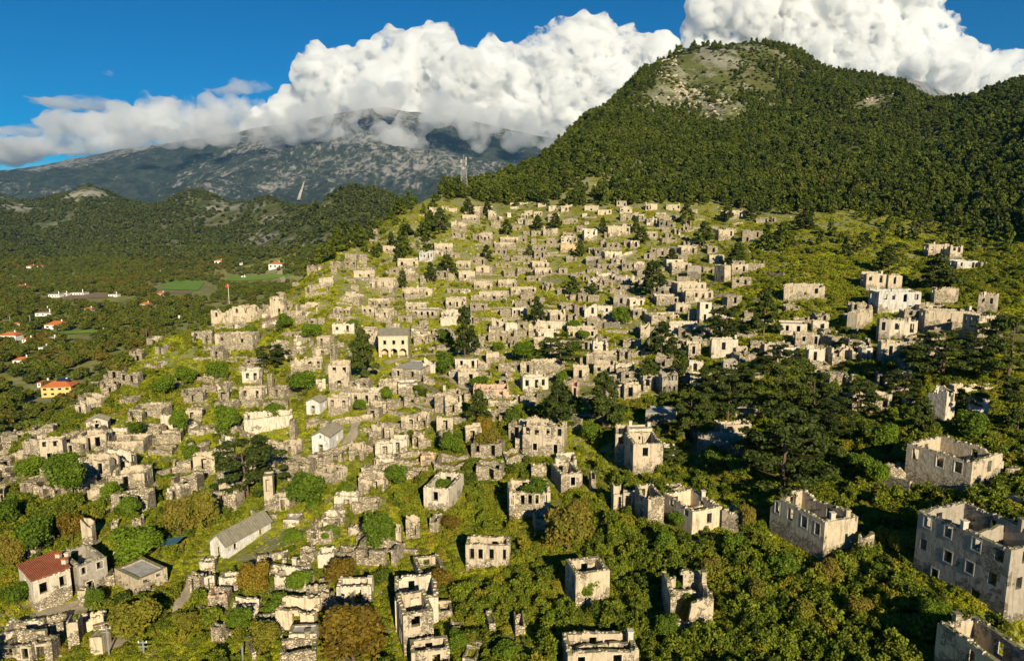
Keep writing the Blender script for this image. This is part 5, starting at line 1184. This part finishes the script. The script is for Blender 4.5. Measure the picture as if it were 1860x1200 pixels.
r_, h_ = pole(417, 562, 516, 'tall white flagpole with red flag behind the jagged spur ruin', False, .14, VWHITE, 'flagpole', 'flagpole')
V = []; n_ = 8
for i in range(n_+1): V += [(-i*.32, .12*math.sin(i*.9), h_-.1-i*.10), (-i*.32, .12*math.sin(i*.9+.5), h_-2.0-i*.2)]
me = bpy.data.meshes.new('flag'); me.from_pydata(V, [], [(2*i, 2*i+1, 2*i+3, 2*i+2) for i in range(n_)]); o = link('flag', me, r_, mat=simple_mat('red_flag', (.65, .02, .02), .8, .1)); md = o.modifiers.new('thickness', 'SOLIDIFY'); md.thickness = .02

# ------------------------------------------------------------------ visitors near the school
def person(px, py, label, top, legs, turn=0, stride=.12, bag=False):
    g_ = ground(px, py)
    if g_ is None: return
    bm = bmesh.new(); J = [(0, 0, .95), (0, 0, 1.22), (0, 0, 1.44), (0, 0, 1.56), (0, -.02, 1.66), (-.19, 0, 1.42), (-.25, .03, 1.14), (-.24, -.10, .88), (.19, 0, 1.42), (.25, -.03, 1.14), (.24, -.15, .9),
         (-.1, 0, .9), (-.11, stride*.6, .48), (-.11, stride*1.4, .07), (-.11, stride*1.4-.16, .04), (.1, 0, .9), (.11, -stride*.6, .48), (.11, -stride, .07), (.11, -stride-.16, .04)]
    E = [(0, 1), (1, 2), (2, 3), (3, 4), (2, 5), (5, 6), (6, 7), (2, 8), (8, 9), (9, 10), (0, 11), (11, 12), (12, 13), (13, 14), (0, 15), (15, 16), (16, 17), (17, 18)]
    Rd = [.15, .15, .16, .06, .10, .075, .05, .035, .075, .05, .035, .10, .065, .045, .04, .10, .065, .045, .04]
    me = bpy.data.meshes.new('person'); me.from_pydata(J, E, []); o = link('person', me, None, tuple(g_), turn)
    sk_ = o.modifiers.new('skin', 'SKIN'); sk_.use_smooth_shade = True
    for v, r in zip(me.skin_vertices[0].data, Rd): v.radius = (r, r*.85)
    me.skin_vertices[0].data[0].use_root = True
    o.modifiers.new('sub', 'SUBSURF').levels = 1; o.modifiers['sub'].render_levels = 1
    m = NM('clothes'); z = m.sepz(m.obj()); c = m.mix(m.math('GREATER_THAN', z, .93), legs, top); c = m.mix(m.math('GREATER_THAN', z, 1.5), c, (.5, .3, .2)); c = m.mix(m.math('GREATER_THAN', z, 1.70), c, (.03, .02, .015)); me.materials.append(m.done(m.princ(c, .8)))
    tag(o, label, 'person')
person(786, 642, 'person in dark clothes walking across the grassy terrace right of the school', (.02, .02, .025), (.02, .02, .03), .6)
person(747, 650, 'person in black standing at the right corner of the arcaded school', (.015, .015, .02), (.03, .03, .05), 2)
person(756, 641, 'person in pale shirt on the terrace behind the one in black', (.6, .55, .5), (.06, .06, .09), 1)
person(763, 640, 'person in white top and dark trousers beside the terrace wall', (.7, .7, .7), (.04, .04, .05), -1)
person(752, 643, 'person in brownish jacket between the school corner and terrace wall', (.25, .14, .08), (.05, .05, .06), 3)

# ------------------------------------------------------------------ clouds
def cloud(name, puffs, D, voxel, dens, seed, thick=1.0, flat=1.0, nscale=175, lo=.45, hi=.53, kids=14):
    rng = random.Random(seed); bm = bmesh.new()
    def sph(c, r, sub=2, fz=1):
        q = bmesh.ops.create_icosphere(bm, subdivisions=sub, radius=r)
        for v in q['verts']: v.co = Vector((v.co.x, v.co.y*thick, v.co.z*fz))+c
    for pu in puffs:
        px, py, r = pu[:3]; fz = pu[3] if len(pu) > 3 else flat; DD = D*rng.uniform(.97, 1.03); c = Vector(pdir(px, py)*DD); R_ = r*1.04/F*DD; sph(c, R_, 2, fz)
        for k in range(kids):
            d = Vector([rng.gauss(0, 1) for _ in range(3)]).normalized()
            if d.z < -.4: continue
            d.y = -abs(d.y) if rng.random() < .6 else d.y; r2 = R_*rng.uniform(.22, .48); c2 = c+Vector((d.x, d.y*thick, d.z*fz))*R_*.88; sph(c2, r2, 2, fz)
            for j in range(5):
                d2 = (d+Vector([rng.gauss(0, .8) for _ in range(3)])).normalized(); sph(c2+Vector((d2.x, d2.y, d2.z*fz))*r2*.85, r2*rng.uniform(.25, .5), 1, fz)
    me = bpy.data.meshes.new(name); bm.to_mesh(me); bm.free(); o = link(name, me)
    q = o.modifiers.new('merge', 'REMESH'); q.mode = 'VOXEL'; q.voxel_size = voxel; q.use_smooth_shade = True
    tx = bpy.data.textures.new(name, 'CLOUDS'); tx.noise_scale = nscale*.9; tx.noise_depth = 4; q = o.modifiers.new('billow', 'DISPLACE'); q.texture = tx; q.strength = nscale*.6; q.mid_level = .5; q.texture_coords = 'GLOBAL'
    m = NM(name); v = m.n('ShaderNodeVolumePrincipled'); v.inputs['Color'].default_value = (.965, .975, .985, 1); v.inputs['Anisotropy'].default_value = .25
    nz = m.noise(m.pos(), 1/nscale, 9, .66); nb = m.noise(m.pos(), .35/nscale, 2, .5); m.set(v.inputs['Density'], m.ramp(m.math('ADD', nz, m.math('MULTIPLY', m.math('SUBTRACT', nb, .5), .35)), lo, hi, 0, dens, False)); m.t.links.new(v.outputs[0], m.out.inputs['Volume']); me.materials.append(m.m)
    return tag(o, kind='stuff')
cloud('cumulus_bank', [(575,140,45),(610,135,45),(665,135,50),(715,120,50),(770,100,50),(800,110,45),(600,195,50),(540,200,40),(690,190,60),(760,180,70),(840,150,60),(900,140,50),(950,150,50),(1000,110,50),(1050,90,55),(1100,110,50),
      (1150,105,42),(1190,110,42),(1230,120,32),(1010,180,70),(1100,190,65),(1180,170,55),(860,220,60),(940,220,60),(500,230,40),(470,245,35),(1270,140,50),(1040,240,60),(740,240,60)], 10200, 48, .03, 4)
cloud('cumulus_bank', [(1300,40,50),(1290,90,48),(1350,30,60),(1420,60,70),(1500,20,70),(1480,100,70),(1560,70,75),(1630,30,60),(1640,110,75),(1700,140,60),(1600,160,55),(1700,70,38),(1740,110,40),(1760,160,50),(1810,135,42),(1860,155,45),(1900,170,50),(1330,-20,50),(1420,-50,60),(1540,-60,70),(1650,-40,60),(1540,130,60),(1800,180,40)], 10200, 50, .03, 9)
cloud('low_cloud', [(120,225,40,.5),(180,235,45,.6),(240,230,45,.8),(295,215,42),(340,225,40),(390,220,36),(430,215,34),(470,225,36),(60,265,45,.4),(20,280,50,.4),(120,265,40,.5),(200,262,36,.6),(405,240,36),(330,250,34)], 9900, 45, .010, 14, nscale=330, lo=.38, hi=.62)
cloud('thin_cloud', [(75,182,30,.22),(110,186,40,.25),(160,190,42,.25),(200,190,22,.2),(410,165,26,.3),(445,160,32,.4),(475,158,16,.3),(30,240,40,.2),(80,236,40,.2),(192,134,10,.5),(0,262,40,.3)], 9900, 26, .0045, 17, nscale=300, lo=.36, hi=.62, kids=9)
cloud('mountain_cloud', [(250,256,26,.6),(300,252,30,.7),(350,250,30,.7),(400,246,32,.7),(450,238,34,.8),(500,235,34,.8),(500,258,24,.6),(540,240,32),(570,215,34),(600,245,24),(640,245,24),(690,245,24),(730,255,26),(760,262,16),(820,205,20),(850,230,24),(870,255,20),(900,215,30),(960,235,30),(1000,245,30),(780,190,24),(720,175,26),(660,180,26),(930,260,18),(640,205,16),(800,206,30),(700,188,24),(850,205,26),(770,225,20),(590,200,26),(740,222,22)], 6150, 26, .011, 21, nscale=190, lo=.40, hi=.60, kids=12)

# ------------------------------------------------------------------ labels: what each house is and where it stands
BANDS = [(387, 'highest row under the pine forest'), (400, '2nd row below the forest'), (413, '3rd row below the forest'), (425, '4th row below the forest'), (437, '5th row below the forest'), (450, 'row above lone far right house'), (463, 'row beside lone far right house'), (476, 'row beside the bluish white house'),
         (489, 'row below the bluish white house'), (502, 'row beside the upper right pair'), (514, 'row beside the two storey block'), (526, 'row below the two storey block'), (538, 'row level with flagpole top'), (550, 'row level with flagpole foot'), (562, 'row level with spur tower top'), (575, 'row level with spur tower foot'),
         (590, 'row level with spur church walls'), (605, 'row level with school roof'), (620, 'row level with school windows'), (637, 'row level with school arches'), (655, 'row level with school doorstep'), (675, 'row just below the school'), (695, 'row beside the flat topped house'), (715, 'row just above the small chapel'), (740, 'row level with yellow valley house'),
         (765, 'row level with the small chapel'), (800, 'row above the gabled stone chapel'), (835, 'row beside the gabled stone chapel'), (875, 'row below the gabled stone chapel'), (920, 'row above the long church'), (965, 'row level with long church roof'), (1020, 'row level with the long church'), (1080, 'row beside the red roofed house'), (1140, 'row below the red roofed house'), (9999, 'lowest row at the bottom edge')]
def nth(k):
    if 10 <= k % 100 <= 20: return '%dth' % k
    return '%d%s' % (k, {1: 'st', 2: 'nd', 3: 'rd'}.get(k % 10, 'th'))
def band(py): return next(i for i, b in enumerate(BANDS) if py < b[0])
rows = {}
for root, f, b in HOUSES:
    rows.setdefault(band(f['py']), []).append((f['px'], root, f))
COLN = {'': 'pale plastered', 's': 'rubble stone', 'w': 'white plastered', 'b': 'bluish white', 'p': 'salmon pink', 'o': 'ochre', 'g': 'shaded grey', 'c': 'cream'}
for k, l in rows.items():
    for i, (px, root, f) in enumerate(sorted(l, key=lambda q: q[0])):
        n_ = {0: 'windowless', 1: 'one-window', 2: 'two-window', 3: 'three-window', 4: 'four-window'}.get(f['n'], 'windowed')
        tag(root, '%s %s %s, %s from left in %s' % (COLN[f['mat']], n_, 'fragment' if f['w'] < 2.5 else ('tall ruin' if f['h'] > 5 else 'ruin'), nth(i+1), BANDS[k][1]), 'ruined house', 'ruined houses of the hillside village')
TB = {}
for q in TREES: TB.setdefault((q[1], band(q[3])), []).append(q)
for (kd, k), l in TB.items():
    for i, q in enumerate(sorted(l, key=lambda a: a[2])):
        tag(q[0], '%s, %sin the %s' % (KINDS[kd][1], 'only such ' if len(l) == 1 else nth(i+1)+' such from left ', BANDS[k][1]), 'tree' if kd != 'brown' else 'shrub', 'trees among the ruins')
WB = {}
for o, px, py, L in WALLS: WB.setdefault(band(py), []).append((px, o, L))
for k, l in WB.items():
    for i, (px, o, L) in enumerate(sorted(l, key=lambda a: a[0])):
        tag(o, 'low dry stone wall, %sin the %s' % ('' if len(l) == 1 else nth(i+1)+' from left ', BANDS[k][1]), 'wall', 'terrace walls'); o['kind'] = 'thing'
# ------------------------------------------------------------------ haze
bm = bmesh.new(); bmesh.ops.create_cube(bm, size=1)
for v in bm.verts:
    v.co.x *= 30000; v.co.y = -1500 if v.co.y < 0 else 8750; v.co.z = -420 if v.co.z < 0 else 1720
me = bpy.data.meshes.new('haze'); bm.to_mesh(me); bm.free()
m = NM('haze'); v = m.n('ShaderNodeVolumePrincipled'); v.inputs['Color'].default_value = (.20, .54, 1, 1)
v.inputs['Density'].default_value = HAZE; v.inputs['Anisotropy'].default_value = .1
m.t.links.new(v.outputs[0], m.out.inputs['Volume'])
tag(link('haze', me, mat=m.m), kind='stuff')
print('SCRIPT TIME', time.time()-T0)
